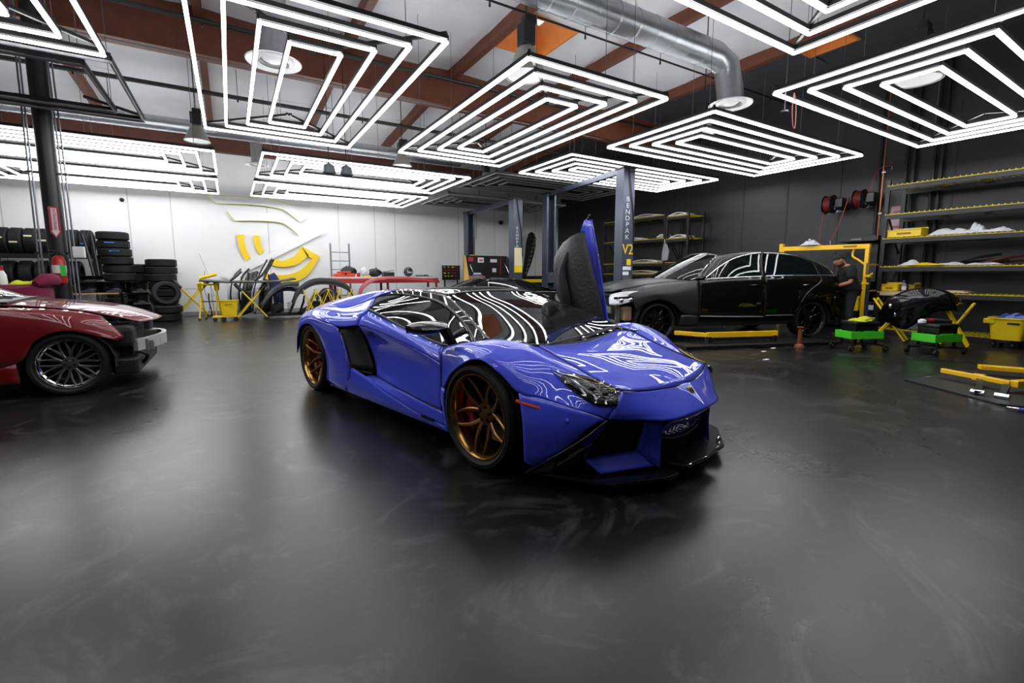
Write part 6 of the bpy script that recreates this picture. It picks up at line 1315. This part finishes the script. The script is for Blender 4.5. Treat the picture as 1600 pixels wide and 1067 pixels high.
# low lift at right on the floor
t = thing('floor_lift', 'low scissor lift sunk in the floor with yellow arms at the right edge', 'car lift', (7.0, 1.4, 0))
obj('base_plate', MB().prism([(6.0, 1.15), (6.5, 2.02), (8.6, 1.6), (8.2, .4), (6.2, .7)], .004, .014, lambda u, v, t_: Vector((u, v, t_))), mat('plate_black', (16, 16, 17), .5), t)
obj('yellow_arm', MB().bar((6.96, 1.82, .10), (6.72, 1.22, .10), .05, .05), safety, t, bevel=.006)
obj('yellow_arm', MB().bar((6.70, 1.20, .10), (7.7, .86, .10), .07, .07), safety, t, bevel=.006)
obj('yellow_arm', MB().bar((7.60, 1.66, .10), (7.9, 1.05, .10), .12, .05), safety, t, bevel=.006)
obj('yellow_tip', MB().box(6.82, 6.90, 1.44, 1.54, .06, .13), safety, t, bevel=.01)
for a, b2 in (((6.86, 1.48, .07), (6.25, 1.35, .03)), ((6.68, 1.24, .07), (6.32, 1.2, .03))): obj('linkage', MB().bar(a, b2, .05, .05), black_m, t)
for p in ((6.28, 1.36), (6.28, 1.19)): obj('roller', MB().tube([(p[0], p[1] - .05, .035), (p[0], p[1] + .05, .035)], .03, 10), chrome, t, smooth=True)
for p in ((6.85, 1.90), (7.35, 1.72)): obj('floor_anchor', MB().box(p[0] - .05, p[0] + .05, p[1] - .02, p[1] + .02, .012, .02), grey_m, t)
t = thing('blue_hose', 'blue hose lying on the floor at the right edge', 'hose', (5.9, .8, 0)); obj('hose_line', MB().tube(cr([(5.86, 1.0, .02), (5.9, .86, .025), (6.0, .74, .02), (6.2, .6, .02)], 14), .018, 8), mat('hose_blue', (58, 70, 160), .4), t, smooth=True); obj('hose_fitting', MB().tube([(5.86, 1.0, .02), (5.84, 1.07, .02)], .014, 8), chrome, t)
for k, (x, y) in enumerate(((7.05, 3.95), (7.5, 4.05), (6.4, 3.55))):
    o = obj('floor_tag', MB().box(x - .05, x + .05, y - .02, y + .02, .001, .006), paper, None); tag(o, ['paper scrap on the floor left of the lift arm end', 'paper scrap on the floor under the sedan rear door', 'paper scrap on the floor below the yellow lift arm'][k], 'paper scrap')

# ================================================================ mechanic
def skin(name, verts, edges, radii, m, parent, sub=2, root=0):
    me = bpy.data.meshes.new(name); me.from_pydata([tuple(v) for v in verts], edges, []); me.update(); me.materials.append(m)
    o = bpy.data.objects.new(name, me); C.objects.link(o); o.parent = parent
    o.modifiers.new('skin', 'SKIN')
    sv = me.skin_vertices[0].data
    for i, r_ in enumerate(radii): sv[i].radius = r_ if isinstance(r_, tuple) else (r_, r_)
    sv[root].use_root = True
    s = o.modifiers.new('sub', 'SUBSURF'); s.levels = sub; s.render_levels = sub
    for p in me.polygons: p.use_smooth = True
    o.modifiers['skin'].use_smooth_shade = True
    return o
flesh = mat('skin_tone', (176, 118, 88), .55); tee = mat('tee_black', (14, 14, 15), .85); jean = mat('jeans_dark', (26, 28, 36), .85); hair = mat('hair_dark', (22, 18, 16), .8); boot = mat('boots_brown', (64, 40, 26), .6)
Pm = thing('person', 'man in black t-shirt and dark jeans standing with bowed head behind the sedan', 'person', (0, 0, 0))
# +x is the way he faces
bv = [(0, 0, .84), (0, .09, .80), (.03, .10, .46), (-.02, .10, .10), (.10, .11, .05), (0, -.09, .80), (.05, -.10, .46), (-.0, -.10, .10), (.12, -.11, .05),
      (.02, 0, 1.0), (.05, 0, 1.16), (.09, 0, 1.27), (.13, 0, 1.34), (.20, 0, 1.42), (.07, .17, 1.25), (.08, .22, 1.02), (.27, .15, .95), (.33, .13, .95), (.07, -.17, 1.25), (.08, -.22, 1.02), (.27, -.14, 1.0), (.33, -.12, 1.0)]
be = [(0, 1), (1, 2), (2, 3), (3, 4), (0, 5), (5, 6), (6, 7), (7, 8), (0, 9), (9, 10), (10, 11), (11, 12), (12, 13), (11, 14), (14, 15), (15, 16), (16, 17), (11, 18), (18, 19), (19, 20), (20, 21)]
br = [(.09, .12), .075, .055, .04, .035, .085, .055, .04, .035, (.07, .10), (.09, .12), (.09, .12), .055, .055, .055, .042, .03, .026, .055, .042, .03, .026]
body = skin('body', bv, be, br, flesh, Pm)
skin('t_shirt', [(0, 0, .80), (.015, 0, .95), (.05, 0, 1.16), (.085, 0, 1.27), (.11, 0, 1.31), (.07, .17, 1.26), (.08, .22, 1.06), (.07, -.17, 1.26), (.08, -.22, 1.06)], [(0, 1), (1, 2), (2, 3), (3, 4), (3, 5), (5, 6), (3, 7), (7, 8)], [(.16, .19), (.145, .175), (.135, .17), (.12, .15), .07, .092, .078, .092, .078], tee, body)
skin('jeans', [(0, 0, .90), (0, .09, .78), (.03, .10, .46), (-.02, .10, .10), (0, -.09, .78), (.05, -.10, .46), (0, -.10, .10)], [(0, 1), (1, 2), (2, 3), (0, 4), (4, 5), (5, 6)], [(.125, .155), .10, .075, .062, .10, .075, .062], jean, body)
for s in (-1, 1): obj('boot', MB().grid(surf([[(-.07 + .02 * (s < 0), s * .10 + q, .0 + (.0 if abs(q) else 0)) for q in (-.045, 0, .045)], [(.04, s * .10 - .05, .0), (.04, s * .10, .085), (.04, s * .10 + .05, .0)], [(.17, s * .11 - .045, .0), (.17, s * .11, .055), (.17, s * .11 + .045, 0)], [(.21, s * .11 - .02, 0), (.215, s * .11, .015), (.21, s * .11 + .02, 0)]], 9, 9)).box(-.08, .05, s * .10 - .048, s * .10 + .048, .0, .11), boot, body, smooth=50)
Mh = Matrix.Translation((.215, 0, 1.435)) @ Matrix.Rotation(R(38), 4, 'Y')
hd_ = MB(); rows = []
for i in range(13):
    th = PI * i / 12
    rows.append([Mh @ Vector(((.088 + .012 * math.cos(p)) * math.sin(th) * math.cos(p) + (.018 if th > 1.9 and math.cos(p) > 0 else 0), .073 * math.sin(th) * math.sin(p) * (1 - .12 * (th > 2)), .108 * math.cos(th))) for p in [2 * PI * k / 18 for k in range(19)]])
head = obj('head', hd_.grid(rows), flesh, body, smooth='all')
obj('nose', MB().add([Mh @ Vector(p) for p in ((.092, -.013, .0), (.092, .013, .0), (.118, 0, -.012), (.096, 0, .035), (.094, -.012, -.02), (.094, .012, -.02))], [(0, 2, 3), (1, 3, 2), (0, 4, 2), (1, 2, 5), (4, 5, 2)]), flesh, head)
for s in (-1, 1):
    obj('eye', MB().ball(Mh @ Vector((.084, s * .030, .018)), .010), paper, head, smooth=True); obj('ear', MB().ball(Mh @ Vector((0, s * .076, -.005)), .018, .010, .030), flesh, head, smooth=True); obj('eyebrow', MB().bar(Mh @ Vector((.091, s * .015, .038)), Mh @ Vector((.084, s * .045, .036)), .012, .008), hair, head)
obj('mouth', MB().bar(Mh @ Vector((.099, -.018, -.045)), Mh @ Vector((.099, .018, -.045)), .008, .006), mat('lips', (130, 76, 66), .6), head)
rows = []
for i in range(7):
    T_ = lambda p: i / 6 * R(82 - 28 * math.cos(p))
    rows.append([Mh @ Vector(((.104 + .012 * math.cos(p)) * math.sin(T_(p)) * math.cos(p), .079 * math.sin(T_(p)) * math.sin(p), .117 * math.cos(T_(p)))) for p in [2 * PI * k / 18 for k in range(19)]])
obj('hair', MB().grid(rows), hair, head, smooth='all', solid=.004)
rows = []
for i in range(4):
    v = i / 3; rows.append([Mh @ Vector(((.098 - .012 * v) * math.cos(p), (.075 - .008 * v) * math.sin(p), -.062 - .05 * v)) for p in [R(-95) + R(190) * k / 14 for k in range(15)]])
obj('beard', MB().grid(rows), mat('beard_dark', (40, 28, 22), .9), head, smooth='all', solid=.006)
for s, bz in ((1, .95), (-1, 1.0)):
    w0 = Vector((.33, s * .125, bz))
    hv = [w0, w0 + Vector((.035, -s * .004, -.004)), w0 + Vector((.07, -s * .008, -.01))]; he = [(0, 1), (1, 2)]; hr = [.026, (.018, .036), (.015, .038)]
    for f in range(4):
        q = (f - 1.5) * .019; L_ = (.062, .075, .07, .055)[f]
        a = len(hv); hv += [w0 + Vector((.08, q, -.012)), w0 + Vector((.08 + L_ * .5, q * 1.05, -.026)), w0 + Vector((.08 + L_ * .75, q * 1.05, -.055))]; he += [(2, a), (a, a + 1), (a + 1, a + 2)]; hr += [.0095, .0085, .0075]
    a = len(hv); hv += [w0 + Vector((.04, -s * .036, -.012)), w0 + Vector((.075, -s * .052, -.03)), w0 + Vector((.098, -s * .048, -.045))]; he += [(1, a), (a, a + 1), (a + 1, a + 2)]; hr += [.012, .010, .009]
    skin('hand', hv, he, hr, flesh, body, sub=1)
Pm.location = (10.29, 4.17, 0); Pm.rotation_euler = (0, 0, R(135)); Pm.scale = (1.03, 1.03, 1.03)

# small hanging cable and sensor by the upper right nested light
t = thing('hanging_cable', 'looped pink cable hanging at the left corner of the upper right nested light', 'cable', (5.95, 3.2, 3.3))
obj('cable_loop', MB().tube(cr([(6.0, 3.2, 3.40), (5.98, 3.2, 3.22), (6.02, 3.2, 3.02), (6.07, 3.2, 3.02), (6.06, 3.2, 3.25), (6.0, 3.2, 3.40)], 24), .006, 6), mat('cable_pink', (190, 120, 115), .5), t, smooth=True)
obj('sensor_head', MB().lathe([(.001, .03), (.04, .02), (.045, 0), (.001, 0)], 14, Matrix.Translation((5.9, 3.25, 3.17))), grey_m, t, smooth=True)
obj('cable_drop', MB().tube([(5.9, 3.25, 3.2), (5.9, 3.25, 5.6)], .005, 5), grey_m, t)
